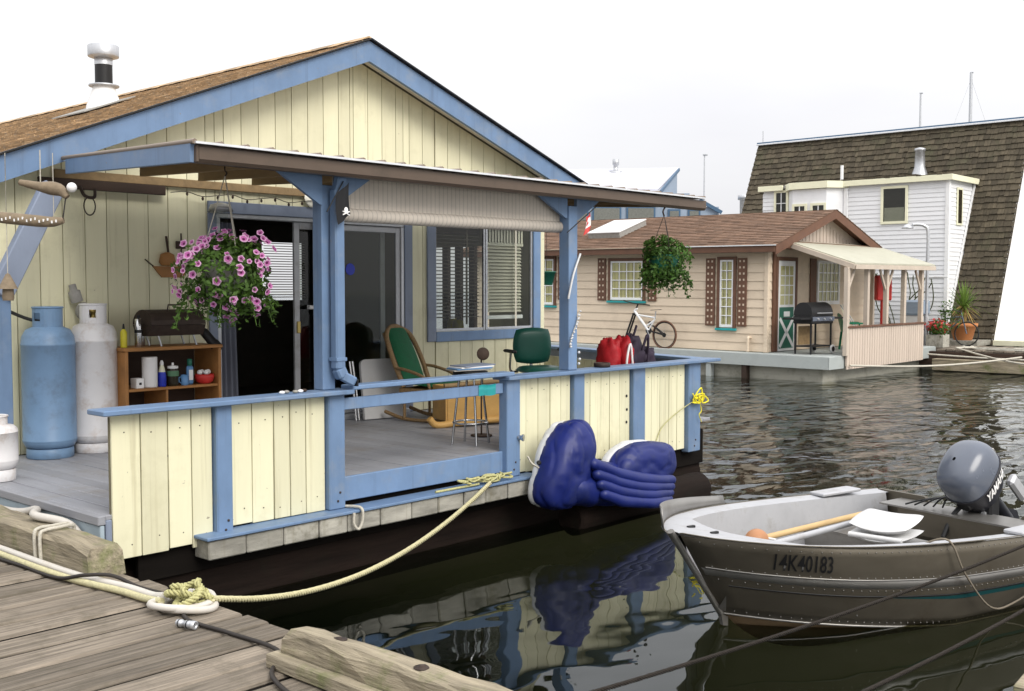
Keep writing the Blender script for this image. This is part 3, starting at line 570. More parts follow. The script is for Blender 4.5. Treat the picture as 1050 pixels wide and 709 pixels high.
for yy in (10.12, 10.38, 10.62): bx('window_post', 10.42, 10.48, yy, yy+.10, SW[2], SW[3], 'dark_wood', room, 0)
bx('side_wall', 3.35, 3.39, 13.15, 18.6, .6, 2.95, 'yellow', HB, 0); bx('side_wall', 3.35, 10.48, 18.6, 18.65, .6, 3.2, 'yellow', HB, 0)
bx('table', 8.8, 10.3, 9.5, 10.3, 1.40, 1.44, 'dark_wood', room)
for q, (xx, yy) in enumerate(((8.95, 9.7), (9.3, 9.9), (9.75, 9.75), (10.0, 10.1))): MB().lathe([(.06, 0), (.08, .1), (.07, .2), (.05, .24)], (xx, yy, 1.44), n=12).build('vase', 'yellow_plastic', room)
# --- main roof
RY0, RY1 = 8.68, 19.0; XL, XR = 3.05, 10.95
roof = bpy.data.objects.new('roof', None); COL.objects.link(roof); roof.parent = HB; roof.location = V((7.33, 12, 4)) - WL['houseboat']; WL['roof'] = V((7.33, 12, 4))
for xe, ml in ((XL, ML), (XR, MR)):
    ze = roof_z(xe); MB().prism([(RX, RY0+.045, RZ-.015), (xe, RY0+.045, ze-.015), (xe, RY0+.045, ze-.075), (RX, RY0+.045, RZ-.075)], (0, RY1-RY0-.05, 0)).build('roof_slab', 'backing', roof)
    mb = MB(); ln = math.hypot(RX-xe, RZ-ze); shingles(mb, (xe, RY0-.015, ze-.012), (0, 1, 0), (RX-xe, 0, RZ-ze), RY1-RY0, ln, .16, .135, .014)
    mb.build('shingles', 'shingle1', roof, kind='stuff')
    MB().prism([(RX, RY0, RZ-.02), (xe, RY0, ze-.02), (xe, RY0, ze-.225), (RX, RY0, RZ-.225)], (0, .042, 0)).build('rake_board', 'blue', roof)
    # soffit boards between rake and wall
    k = 9; s_ = (xe-RX)/k
    for i in range(k):
        a, b = RX+s_*i, RX+s_*(i+1)-.008*(1 if s_ > 0 else -1); MB().prism([(a, RY0+.044, roof_z(a)-.095), (b, RY0+.044, roof_z(b)-.095), (b, RY0+.044, roof_z(b)-.110), (a, RY0+.044, roof_z(a)-.110)], (0, WY-RY0-.05, 0)).build('soffit_board', 'soffit', roof)
    MB().bar((RX, RY0-.018, RZ-.004), (xe, RY0-.018, ze-.004), .05, .014).build('drip_edge', 'black', roof)
mb = MB()
for i in range(60): a = RY0+i*.175; mb.prism([(RX-.13, a, RZ-.13*ML+.016+.004*(i % 2)), (RX, a, RZ+.03), (RX+.13, a, RZ-.13*MR+.016), (RX, a, RZ+.012)], (0, .172, .0))
mb.build('ridge_caps', 'shingle1', roof, kind='stuff')
ch = bpy.data.objects.new('chimney_flue', None); COL.objects.link(ch); ch.parent = HB; fc = V((6.18, 11.78, 4.11)); ch.location = fc - WL['houseboat']; WL['chimney_flue'] = fc
MB().lathe([(.20, -.06), (.19, .0), (.12, .20), (.118, .22)], fc, n=22).build('flashing_cone', 'white_paint', ch); MB().lathe([(.16, .215), (.165, .22), (.165, .235), (.12, .245)], fc, n=22).build('storm_collar', 'galv', ch)
MB().lathe([(.095, .24), (.095, .50)], fc, n=22).build('flue_pipe', 'black', ch); MB().lathe([(.098, .455), (.098, .53), (.09, .535)], fc, n=22).build('flue_band', 'galv', ch)
MB().lathe([(.12, .53), (.165, .545), (.168, .555), (.168, .665), (.155, .675), (.0, .69)], fc, n=24).build('flue_cap', 'galv', ch)
MB().prism([(5.75, 11.4, roof_z(5.75)+.02), (6.35, 11.4, roof_z(6.35)+.02), (6.35, 12.15, roof_z(6.35)+.02), (5.75, 12.15, roof_z(5.75)+.02)], (0, 0, .012)).build('flashing_sheet', 'stone_grey', ch)
# --- porch roof (slightly skewed to the house)
porch = bpy.data.objects.new('porch_roof', None); COL.objects.link(porch); porch.parent = HB; porch.location = V((6.8, 7.2, 3.0)) - WL['houseboat']; WL['porch_roof'] = V((6.8, 7.2, 3.0))
BL, BR, FL, FR = V((4.18, 8.66, 3.105)), V((10.0, 8.66, 3.12)), V((3.70, 5.96, 2.955)), V((9.40, 5.96, 2.955))
def pr(s, t, dz=0.0): a = BL.lerp(BR, s); b = FL.lerp(FR, s); p = b.lerp(a, t); return V((p.x, p.y, p.z+dz))
MB().prism([pr(0,0), pr(1,0), pr(1,1), pr(0,1)], (0, 0, .006)).build('metal_sheet', 'porch_metal', porch)
nr = 30
for i in range(nr+1): s = i/nr; MB().tube([pr(s, -.004, .012), pr(s, 1, .012)], .017, 6).build('roof_rib', 'porch_metal', porch)
MB().bar(pr(0, -.006, .006), pr(1, -.006, .006), .022, .014).build('drip_edge', 'drip', porch)
gy = 5.98; g = MB()
pf = [(0, 0), (0, -.075), (.02, -.095), (.08, -.095), (.095, -.07), (.095, .0), (.088, .0), (.088, -.065), (.077, -.087), (.023, -.087), (.007, -.07), (.007, 0)]
gl = [(3.74, gy+a-.01, 2.940+b) for a, b in pf]; g.prism(gl, (5.72, 0, 0)); g.build('gutter', 'gutter', porch)
bx('gutter_end', 3.722, 3.74, gy-.012, gy+.09, 2.845, 2.95, 'gutter', porch); bx('header_beam', 3.95, 9.05, 6.235, 6.30, 2.875, 2.935, 'dark_wood', porch)
MB().bar((4.17, 8.56, 3.05), (3.715, 6.0, 2.91), .035, .135, .004).build('barge_board', 'blue', porch)
for i in range(11): s = .02 + .096*i; a, b = pr(s, .07, -.045), pr(s, .985, -.045); MB().bar(a, b, .04, .085, .003).build('rafter', 'tan_wood', porch)
for t in (.25, .5, .78): MB().bar(pr(.005, t, -.006), pr(.995, t, -.006), .09, .02).build('purlin', 'tan_wood', porch)
bx('ledger', 4.25, 10.2, WY-.05, WY-.005, 2.985, 3.06, 'tan_wood', porch); bx('ledger', 4.10, 5.25, WY-.075, WY-.052, 2.90, 2.985, 'dark_wood', porch)
# porch posts, gusset brackets, downspout
bx('porch_post', 4.855, 4.965, 6.205, 6.31, 1.354, 2.80, 'blue', HB); bx('porch_post', 7.565, 7.685, 6.18, 6.295, 1.346, 2.80, 'blue', HB)
for px, l1, l2 in ((4.855, -.37, .21), (4.985, .31, .19), (7.56, -.37, .18), (7.69, .33, .19)):
    MB().prism([(px, 6.195, 2.90), (px+l1, 6.195, 2.90), (px+l1, 6.195, 2.865), (px+.02*(1 if l1 > 0 else -1), 6.195, 2.87-l2), (px, 6.195, 2.87-l2)], (0, .03, 0)).build('gusset', 'blue', HB)
ds = MB(); ds.bar((4.945, 6.10, 2.86), (4.945, 6.14, 2.76), .075, .06, .01, (0,1,0)); ds.bar((4.945, 6.145, 2.77), (4.945, 6.145, 1.50), .085, .075, .012, (0,1,0)); ds.bar((4.945, 6.145, 1.51), (4.975, 6.135, 1.44), .085, .075, .012, (0,1,0)); ds.bar((4.97, 6.14, 1.455), (5.055, 6.10, 1.405), .085, .07, .012)
dso = ds.build('downspout', 'blue', HB); bx('strap', 4.898, 4.992, 6.103, 6.19, 1.56, 1.585, 'blue', dso, .002); bx('spout_mouth', 5.052, 5.064, 6.066, 6.126, 1.377, 1.427, 'black', dso, .002)
# roll-up shade between the posts
sh = bpy.data.objects.new('roll_shade', None); COL.objects.link(sh); sh.parent = HB; sh.location = V((6.3, 6.3, 2.7)) - WL['houseboat']; WL['roll_shade'] = V((6.3, 6.3, 2.7))
bx('shade_sheet', 5.02, 7.56, 6.285, 6.292, 2.62, 2.88, 'blind_reed', sh, 0)
MB().lathe([(.02, 0), (.052, .002), (.05, .6), (.053, 1.3), (.05, 2.0), (.052, 2.545), (.02, 2.547)], (5.015, 6.295, 2.605), (1, 0, .004), 16).build('shade_roll', 'blind_reed', sh)
# brace at the left eave
br = MB(); br.bar((3.52, 8.35, .72), (3.52, 8.35, 2.10), .13, .11, .006, (0,1,0)); br.build('eave_post', 'blue', HB); MB().bar((3.50, 8.30, 2.02), (3.98, 8.42, 2.86), .17, .09, .006, (0,1,0)).build('eave_brace', 'blue_grey', HB)

# ================================================================== TAN FLOAT HOME
def sub(name, parent, loc):
    o = bpy.data.objects.new(name, None); COL.objects.link(o); o.parent = parent; o.location = V(loc) - WL[parent.name]; WL[o.name] = V(loc); o.empty_display_size = .1; return o
H2 = root('float_home', (22.6, 12.6, .5), 'tan lap-sided float home with brown shingle roof and lattice shutters', 'float home')
X2, Y2a, Y2b, Z2a, Z2b = 22.6, 12.62, 22.0, .60, 3.04
bx('hull', 22.46, 28.2, 11.15, 22.4, -.35, .30, 'hull2', H2, .01)
bx('deck_slab', 22.27, 28.2, 10.93, 22.4, .515, .585, 'deck2', H2); bx('deck_fascia', 22.25, 22.275, 10.93, 22.4, .30, .575, 'deck2', H2); bx('deck_fascia', 22.25, 28.2, 10.90, 10.927, .30, .575, 'deck2', H2)
bx('deck_fascia', 22.28, 28.2, 10.93, 22.4, .31, .51, 'hull2', H2)
for yy in (12.95, 13.9, 16.6, 19.4): bx('fender_post', 22.28, 22.44, yy, yy+.13, -.3, .298, ('dark_wood', 'deck2', 'dark_wood', 'dark_wood')[int(yy) % 4], H2)
wl = sub('long_wall', H2, (X2, 16, .6)); we = sub('end_wall', H2, (25, Y2a, .6))
bx('wall_core', X2+.025, 28.0, Y2a+.025, Y2b, .58, 3.06, 'backing', wl, 0)
pitch = .203; nC = 12
for i in range(nC):
    z0 = Z2a + i*pitch; z1 = z0 + pitch*1.03
    MB().prism([(X2-.006, Y2a+.004, z0), (X2+.024, Y2a+.004, z0), (X2+.024, Y2a+.004, z1), (X2+.016, Y2a+.004, z1)], (0, Y2b-Y2a-.01, 0)).build('siding_plank', 'tan_siding', wl)
    MB().prism([(X2+.004, Y2a-.006, z0), (X2+.004, Y2a+.024, z0), (X2+.004, Y2a+.024, z1), (X2+.004, Y2a+.016, z1)], (5.4, 0, 0)).build('siding_plank', 'tan_siding', we)
bx('corner_board', X2-.02, X2+.075, Y2a-.02, Y2a+.075, .59, 3.03, 'tan_siding', H2); bx('corner_trim', X2+.20, X2+.32, Y2a-.05, Y2a-.008, .60, 2.96, 'brown_trim', we)
def win2(y0, y1, z0, z1, nx, ny, par, fr=.075):        # window on the long wall: brown casing, white sash, muntins, curtain, teal sill
    w_ = sub('window', par, (X2, (y0+y1)/2, z0)); xo = X2-.05
    mb = MB()
    for a in ((y0-fr, y0, z0-.02, z1+fr), (y1, y1+fr, z0-.02, z1+fr), (y0, y1, z1, z1+fr)): mb.box(xo, X2-.002, a[0], a[1], a[2], a[3], .004)
    mb.build('casing', 'brown_trim', w_)
    mb = MB(); s = .042
    for a in ((y0, y0+s, z0, z1), (y1-s, y1, z0, z1), (y0+s, y1-s, z0, z0+s*1.5), (y0+s, y1-s, z1-s, z1)): mb.box(xo+.012, X2-.002, a[0]+.001, a[1]-.001, a[2], a[3], .003)
    mb.build('sash', 'white_paint', w_)
    for i in range(1, nx): y_ = y0+s + (y1-y0-2*s)*i/nx; bx('muntin', xo+.018, xo+.034, y_-.011, y_+.011, z0+s, z1-s, 'white_paint', w_, .002)
    for j in range(1, ny): z_ = z0+s*1.5 + (z1-z0-2.5*s)*j/ny; bx('muntin', xo+.016, xo+.032, y0+s, y1-s, z_-.011, z_+.011, 'white_paint', w_, .002)
    bx('pane', xo+.036, xo+.039, y0+s, y1-s, z0+s, z1-s, 'glass_clear', w_, 0); cu = MB(); cu.grid(lambda a, b: (X2-.006-.003*math.sin(a*60), y0+s+(y1-y0-2*s)*a, z0+s+(z1-z0-2*s)*b), 36, 1); cu.build('curtain', 'curtain_tan', w_)
    bx('sill', xo-.03, X2-.002, y0-fr-.02, y1+fr+.02, z0-.075, z0-.022, 'teal', w_)
def shutter(y0, y1, z0, z1, par):
    s_ = sub('shutter', par, (X2, (y0+y1)/2, z0)); bx('shutter_board', X2-.032, X2-.003, y0, y1, z0, z1, 'brown_trim', s_, .003)
    mb = MB(); n = max(3, round((z1-z0)/.145))
    for i in range(n):
        for k in (.30, .72): c = (X2-.034, y0+(y1-y0)*k, z0+(z1-z0)*(i+.5)/n); mb.obox(c, ((1,0,0),(0,1,0),(0,0,1)), (.002, .020, .024))
    mb.build('lattice_holes', 'lattice_dot', s_, kind='stuff')
for ya, yb in ((13.15, 13.39), (14.00, 14.25)): shutter(ya, yb, 1.17, 2.76, wl)
win2(13.50, 13.86, 1.14, 2.72, 2, 7, wl)
for ya, yb in ((15.68, 15.93), (17.24, 17.50)): shutter(ya, yb, 1.72, 2.80, wl)
win2(16.08, 17.08, 1.74, 2.72, 4, 4, wl)
for ya, yb in ((18.58, 18.83), (20.2, 20.45)): shutter(ya, yb, 1.72, 2.85, wl)
win2(18.98, 20.06, 1.58, 2.80, 4, 5, wl)
pv = MB(); pv.tube(bez([(X2+.01, 13.05, .92), (X2-.09, 13.05, .92), (X2-.10, 13.05, .86), (X2-.10, 13.05, .60)], 4), .035, 8); pv.build('vent_pipe', 'tan_siding', wl)
# end wall door, window
dr = sub('door', we, (23.4, Y2a, .6)); yo = Y2a-.045
bx('door_slab', 23.03, 23.85, yo+.012, Y2a-.007, .60, 2.70, 'white_paint', dr); bx('door_panel', 23.10, 23.78, yo+.004, yo+.0115, .66, 1.62, 'green_door', dr)
for a, b in (((23.12, .70), (23.76, 1.36)), ((23.76, .70), (23.12, 1.36))): MB().bar((a[0], yo, a[1]), (b[0], yo, b[1]), .006, .09, 0, (0,0,1)).build('cross_brace', 'white_paint', dr)
bx('door_panel', 23.3, 23.58, yo-.006, yo+.002, 1.40, 1.52, 'white_paint', dr)
bx('pane', 23.14, 23.74, yo+.006, yo+.010, 1.68, 2.58, 'glass_clear', dr, 0); bx('curtain', 23.14, 23.74, yo+.0105, yo+.0118, 1.68, 2.58, 'curtain_tan', dr, 0)
for i in range(1, 3): bx('muntin', 23.14+.2*i-.012, 23.14+.2*i+.012, yo, yo+.005, 1.68, 2.58, 'white_paint', dr, .001)
for i in range(1, 4): bx('muntin', 23.14, 23.74, yo+.001, yo+.0055, 1.68+.225*i-.012, 1.68+.225*i+.012, 'white_paint', dr, .001)
mb = MB(); mb.box(22.94, 23.025, yo-.005, Y2a-.007, .6, 2.79, .003); mb.box(23.855, 23.94, yo-.005, Y2a-.007, .6, 2.79, .003); mb.box(23.025, 23.855, yo-.005, Y2a-.007, 2.705, 2.79, .003); mb.build('casing', 'brown_trim', dr)
w_ = sub('window', we, (25.5, Y2a, 1.6)); mb = MB()
for a in ((24.98, 25.05, 1.66, 2.74), (26.10, 26.17, 1.66, 2.74), (25.05, 26.10, 1.66, 1.75), (25.05, 26.10, 2.67, 2.74)): mb.box(a[0], a[1], yo, Y2a-.007, a[2], a[3], .003)
mb.build('sash', 'white_paint', w_); bx('curtain', 25.05, 26.1, Y2a-.013, Y2a-.009, 1.75, 2.67, 'curtain_tan', w_, 0); bx('pane', 25.05, 26.1, Y2a-.024, Y2a-.021, 1.75, 2.67, 'glass_clear', w_, 0)
for i in range(1, 5): bx('muntin', 25.05+.21*i-.012, 25.05+.21*i+.012, yo+.006, yo+.018, 1.75, 2.67, 'white_paint', w_, .001)
for i in range(1, 4): bx('muntin', 25.05, 26.1, yo+.008, yo+.020, 1.75+.23*i-.012, 1.75+.23*i+.012, 'white_paint', w_, .001)
bx('shutter', 24.62, 24.92, Y2a-.035, Y2a-.008, 1.30, 2.78, 'brown_trim', we); bx('wall_shelf', 24.1, 24.98, Y2a-.20, Y2a-.01, 1.62, 1.66, 'brown_trim', we)
# roof
rf = sub('roof', H2, (25.2, 17, 3.5)); RX2, RZ2, XE2, ZE2, RYa, RYb = 25.15, 3.98, 22.24, 3.045, 12.22, 22.3; XF2 = 2*RX2-XE2
for xe in (XE2, XF2):
    sgn = 1 if xe < RX2 else -1
    MB().prism([(RX2, RYa+.03, RZ2-.012), (xe, RYa+.03, ZE2-.012), (xe, RYa+.03, ZE2-.07), (RX2, RYa+.03, RZ2-.07)], (0, RYb-RYa-.05, 0)).build('roof_slab', 'brown_trim', rf)
    mb = MB(); shingles(mb, (xe-.03*sgn, RYa-.01, ZE2-.018), (0, 1, 0), (RX2-xe, 0, RZ2-ZE2), RYb-RYa, math.hypot(RX2-xe, RZ2-ZE2)+.03, .25, .15, .016); mb.build('shingles', 'shingle2', rf, kind='stuff')
    MB().prism([(RX2, RYa, RZ2-.02), (xe, RYa, ZE2-.02), (xe, RYa, ZE2-.23), (RX2, RYa, RZ2-.23)], (0, .028, 0)).build('rake_board', 'brown_trim', rf)
    bx('eave_fascia', xe-.012 if sgn > 0 else xe, xe if sgn > 0 else xe+.012, RYa+.03, RYb, ZE2-.17, ZE2-.035, 'brown_trim', rf)
MB().bar((XE2-.035, RYa-.01, ZE2-.014), (XE2-.035, 15.2, ZE2-.014), .02, .022).build('drip_edge', 'drip', rf); MB().bar((XE2-.035, 15.6, ZE2-.016), (XE2-.035, 21.5, ZE2-.016), .012, .014).build('drip_edge', 'tan_siding', rf)
MB().prism([(XE2+.1, Y2a-.02, 3.0), (XF2-.1, Y2a-.02, 3.0), (RX2, Y2a-.02, RZ2-.06)], (0, .03, 0)).build('gable_panel', 'tan_panel', rf)
for i in range(25):
    xx = 22.95 + i*.18
    if xx < XF2-.5:
        zt = RZ2-.25-abs(xx-RX2)*.321
        if zt > 3.19: plank('gable_batten', (xx, Y2a-.028, (3.15+zt)/2), (.09, .014, round(zt-3.15, 2)), 'tan_panel', rf, .002)
bx('gable_tie', XE2+.35, XF2-.35, RYa+.03, RYa+.06, 3.03, 3.14, 'brown_trim', rf); bx('gable_soffit', XE2+.25, XF2-.25, RYa+.05, Y2a, 2.97, 3.02, 'brown_trim', rf)
bx('eave_soffit', XE2+.01, X2, RYa+.1, RYb, 2.95, 2.985, 'brown_trim', rf)
# skylight on the near slope
sl = sub('skylight', H2, (23.6, 17.8, 3.5)); m2 = (RZ2-ZE2)/(RX2-XE2); e1, e2 = V((1, 0, m2)).normalized(), V((0, 1, 0)); e3 = e1.cross(e2); 
if e3.z < 0: e3 = -e3
sc0 = V((23.75, 17.75, ZE2 + (23.75-XE2)*m2)); mb = MB(); mb.obox(sc0 + e3*.06, (e1, e2, e3), (.62, .52, .07), .008); mb.build('curb', 'stone_grey', sl); mb = MB(); mb.obox(sc0 + e3*.15, (e1, e2, e3), (.64, .54, .018), .012); mb.build('dome', 'plastic_white', sl)
# side porch
ps = sub('side_porch', H2, (25, 11, 1.5)); PY = 10.85
MB().prism([(23.05, 12.4, 3.13), (22.98, PY-.15, 2.60), (27.5, PY-.15, 2.62), (27.9, 12.4, 3.13)], (0, 0, .035)).build('porch_roof', 'porch_roof2', ps)
MB().bar((23.03, 12.38, 3.075), (22.96, PY-.15, 2.545), .05, .11, .004).build('porch_fascia', 'porch_post2', ps); MB().bar((22.99, PY-.16, 2.545), (27.5, PY-.16, 2.565), .03, .10, .004).build('porch_fascia', 'porch_post2', ps)
for i in range(8): a = i*.62+23.2; MB().bar((a, 12.35, 3.07), (a, PY-.1, 2.56), .04, .07).build('porch_rafter', 'porch_post2', ps)
PX = (22.92, 23.93, 24.97, 25.97, 27.02)
for i, x_ in enumerate(PX): bx('porch_post', x_-.055, x_+.055, PY-.05, PY+.05, .58 if i == 0 else 1.236, 2.53, 'porch_post2', ps)
for x_, s in ((PX[0], 1), (PX[2], -1), (PX[2], 1), (PX[4], -1)): MB().bar((x_+.055*s, PY, 2.05), (x_+.36*s, PY, 2.50), .04, .06).build('knee_brace', 'porch_post2', ps)
bx('porch_post', 27.3, 27.4, 12.2, 12.3, .59, 3.02, 'porch_post2', ps)
n = 33
for i in range(n):
    a = 22.95 + (27.22-22.95)*i/n; b = 22.95+(27.22-22.95)*(i+1)/n - .016
    MB().prism([(a, PY-.02, .28+.012*i/n), (b, PY-.02, .28+.012*i/n), (b, PY-.02, 1.19), (a, PY-.02, 1.19)], (0, .02, 0)).build('panel_board', 'tan_panel', ps)
bx('panel_backing', 22.95, 27.22, PY+.002, PY+.02, .35, 1.18, 'tan_panel', ps, 0); bx('panel_cap', 22.9, 27.26, PY-.06, PY+.06, 1.192, 1.235, 'brown_trim', ps)
H2.rotation_euler = (.006, 0, 0)

# gas grill on that deck
def gas_grill():
    g = root('gas_grill', (0, 0, 0), 'black gas barbecue on a wheeled cart beside the green door', 'barbecue')
    hood = MB(); hood.grid(lambda a, b: (-.42+.84*a, -.24*math.cos(math.pi*b), .86+.30*math.sin(math.pi*b)**.8), 2, 12); hood.prism([(-.42, -.24*math.cos(math.pi*i/12), .86+.30*math.sin(math.pi*i/12)**.8) for i in range(13)], (.004, 0, 0)); hood.prism([(.42, -.24*math.cos(math.pi*i/12), .86+.30*math.sin(math.pi*i/12)**.8) for i in range(13)], (-.004, 0, 0)); hood.build('hood', 'black', g)
    bx('firebox', -.43, .43, -.25, .25, .68, .856, 'black', g, .02); bx('side_shelf', -.85, -.44, -.24, .24, .78, .82, 'black', g); bx('side_shelf', .44, .85, -.24, .24, .78, .82, 'black', g)
    MB().tube([(-.3, -.30, .92), (.3, -.30, .92)], .014, 8).build('handle', 'galv', g); bx('front_panel', -.43, .43, -.275, -.252, .74, .84, 'cowl', g)
    for i in range(3): MB().lathe([(.025, 0), (.022, .03)], (-.25+.25*i, -.275, .79), (0, -1, 0), 10).build('knob', 'galv', g)
    for x_ in (-.40, .40):
        for y_ in (-.2, .2): bx('leg', x_-.018, x_+.018, y_-.018, y_+.018, .0 if x_ < 0 else .05, .68, 'black', g)
    bx('bottom_shelf', -.42, .42, -.22, .22, .16, .19, 'black', g)
    for y_ in (-.25, .25):
        w_ = MB().lathe([(.085, -.02), (.1, -.012), (.1, .012), (.085, .02)], (.40, y_, .10), (0, 1, 0), 18).build('wheel', 'plastic_white', g); MB().lathe([(.06, -.023), (.06, .023)], (.40, y_, .10), (0, 1, 0), 14).build('hub', 'black', w_)
    bx('heat_board', -.3, .25, .18, .20, .2, .62, 'tan_wood', g); return g
g = gas_grill(); g.location = (23.02, 11.68, .588); g.rotation_euler.z = math.radians(-6)
def plastic_chair(label):
    g = root('plastic_chair', (0, 0, 0), label, 'chair')
    MB().grid(lambda a, b: (-.24+.48*a, -.23+.46*b, .43-.02*math.sin(math.pi*a)*math.sin(math.pi*b)), 6, 6).build('seat', 'plastic_green', g)
    MB().grid(lambda a, b: ((-.24+.48*a)*(1-.12*b), .23+.10*b+.03*math.cos((a-.5)*3), .43+.45*b*(1-.12*(2*a-1)**2)), 8, 6).build('backrest', 'plastic_green', g)
    for s in (-1, 1):
        for y_ in (-.2, .22): MB().bar((s*.25, y_-.03 if y_ < 0 else y_+.04, 0), (s*.22, y_, .43), .04, .05, .004).build('leg', 'plastic_green', g)
        MB().tube(bez([(s*.25, -.22, .40), (s*.27, -.22, .60), (s*.28, -.18, .64), (s*.27, .1, .64), (s*.23, .27, .66)], 4), .022, 6).build('armrest', 'plastic_green', g)
    return g
g = plastic_chair('dark green plastic armchair behind the tan porch panel'); g.location = (25.0, 11.65, .588); g.rotation_euler.z = math.radians(40)
g = root('folding_chair', (0, 0, 0), 'pale yellow-green canvas chair on the tan home porch beside the green armchair', 'chair')
MB().grid(lambda a, b: (-.25+.5*a, .2+.18*b, .45+.62*b), 3, 3).build('backrest', 'cream', g); MB().grid(lambda a, b: (-.25+.5*a, -.25+.45*b, .46-.03*math.sin(math.pi*b)), 3, 4).build('seat', 'cream', g)
for s in (-1, 1): MB().tube([(s*.26, -.3, 0), (s*.26, .38, 1.07)], .014, 6).build('frame_leg', 'galv', g); MB().tube([(s*.26, .34, 0), (s*.26, -.26, .46)], .014, 6).build('frame_leg', 'galv', g)
g.location = (25.75, 11.9, .588); g.rotation_euler.z = math.radians(20)

# bicycle without front wheel leaning on the tan wall
bk = root('bicycle', (22.36, 15.9, .586), 'white-framed mountain bike with no front wheel leaning on the tan wall', 'bicycle')
BX = 22.36
def P3(y_, z_, dx=0): return (BX+dx, y_-.14, z_)
wh = sub('rear_wheel', bk, P3(15.40, .93)); ring = [P3(15.40+.335*math.cos(a), .925+.335*math.sin(a)) for a in [2*math.pi*i/36 for i in range(36)]]
MB().tube(ring, .021, 8, closed=True).build('tyre', 'brown_trim', wh); MB().tube([P3(15.40+.305*math.cos(a), .925+.305*math.sin(a)) for a in [2*math.pi*i/36 for i in range(36)]], .012, 6, closed=True).build('rim', 'black', wh)
mb = MB()
for i in range(18): a = 2*math.pi*i/18; mb.tube([P3(15.40+.02*math.cos(a+.8), .925+.02*math.sin(a+.8), .02*(-1)**i), P3(15.40+.30*math.cos(a), .925+.30*math.sin(a))], .002, 4)
mb.build('spokes', 'galv', wh); MB().lathe([(.05, -.03), (.06, -.02), (.02, .03)], P3(15.40, .925), (1, 0, 0), 12).build('sprocket', 'black', wh)
fr = MB(); 
for a, b, r_ in (((16.30, 1.50), (15.87, 1.02), .034), ((16.30, 1.50), (16.22, 1.56), .03), ((15.87, 1.02), (15.68, 1.32), .022), ((16.20, 1.40), (15.68, 1.34), .022), ((15.95, 1.12), (15.72, 1.26), .026)): fr.tube([P3(*a), P3(*b)], r_, 8)
fr.build('frame', 'white_paint', bk); sw = MB(); 
for dx in (-.035, .035): sw.tube([P3(15.87, 1.02, dx), P3(15.40, .925, dx)], .016, 6); sw.tube([P3(15.75, 1.15, dx), P3(15.40, .925, dx)], .014, 6)
sw.build('swingarm', 'black', bk); fk = MB()
for dx in (-.05, .05): fk.tube([P3(16.30, 1.42, dx), P3(16.62, .63, dx)], .024, 8)
fk.build('fork', 'black', bk); MB().tube([P3(16.30, 1.42, -.06), P3(16.30, 1.42, .06)], .03, 8).build('fork_crown', 'black', bk)
MB().tube([P3(16.25, 1.56), P3(16.20, 1.66)], .02, 8).build('stem', 'black', bk); MB().tube(bez([P3(16.42, 1.76, -.30), P3(16.30, 1.70, -.14), P3(16.20, 1.67, 0), P3(16.08, 1.66, .10), P3(15.98, 1.64, .20)], 4), .014, 7).build('handlebar', 'black', bk)
MB().tube([P3(15.68, 1.30), P3(15.66, 1.50)], .016, 7).build('seat_post', 'galv', bk); MB().grid(lambda a, b: P3(15.82-.30*a, 1.53+.02*a-.015*abs(2*b-1), (2*b-1)*(.03+.05*a)), 6, 6).build('saddle', 'black', bk)
MB().lathe([(.085, -.01), (.09, 0), (.085, .01)], P3(15.87, 1.02), (1, 0, 0), 18).build('crankset', 'black', bk); MB().bar(P3(15.87, 1.02, -.05), P3(15.80, .86, -.05), .015, .025).build('crank', 'galv', bk); MB().lathe([(.05, -.012), (.055, 0), (.05, .012)], P3(15.83, 1.20), (1, 0, 0), 14).build('bell_mount', 'black', bk)

# ================================================================== WALKWAY, WHITE SHAKE HOUSE AND THINGS BEYOND
fw_ = bpy.data.objects.new('float_walkway', None); COL.objects.link(fw_); fw_.location = (29, 9, 0); fw_['kind'] = 'structure'; WL['float_walkway'] = V((29, 9, 0))
for i in range(38): plank('plank', (29.0 if 3.6+.235*i < 10.7 else 29.35, 3.6+.235*i, .50+R.uniform(-.01, .01)), (2.3 if 3.6+.235*i < 10.7 else 1.9, .215, .05), 'dock_wood', fw_, .006)
bx('side_timber', 27.75, 27.95, 3.4, 12.4, .12, .47, 'dark_wood', fw_); bx('float_box', 27.9, 30.1, 3.5, 12.3, -.2, .30, 'hull2', fw_); bx('side_timber', 27.45, 27.74, 3.4, 10.7, .02, .30, 'rail_wood', fw_)
bx('platform', 29.85, 30.88, 10.45, 11.6, .527, .66, 'sill_wood', fw_); rs = random.Random(11)
H3 = root('shake_house', (31, 12, .4), 'two-storey white-sided house under a steep brown wood-shake roof', 'house')
bx('foundation_float', 30.9, 40, 4.5, 19.4, -.3, .50, 'hull2', H3)
SX = lambda z: 30.90 + (z-.6)*.449            # steep roof face
rf = sub('steep_roof', H3, (32, 14, 3.5)); MB().prism([(SX(.5)+.05, 10.42, .5), (SX(6.9)+.05, 10.42, 6.9), (38, 10.42, 6.9), (38, 10.42, .5)], (0, 8.75, 0)).build('roof_core', 'white_siding', rf)
def in_dormer(p): return 11.72 < p.y < 17.5 and p.z < 5.2
mb = MB(); vdir = V((.449, 0, 1)); shingles(mb, (SX(.5), 10.38, .5), (0, 1, 0), vdir, 8.85, math.hypot(.449*6.4, 6.4), .17, .19, .032, .95, in_dormer); mb.build('shakes', 'shake', rf, kind='stuff')
bx('ridge_cap', SX(6.9)-.12, SX(6.9)+.25, 10.35, 19.25, 6.90, 6.95, 'drip', rf); bx('ridge_cap', SX(6.9)-.08, SX(6.9)+.3, 10.35, 19.25, 6.953, 7.0, 'house4_trim', rf)
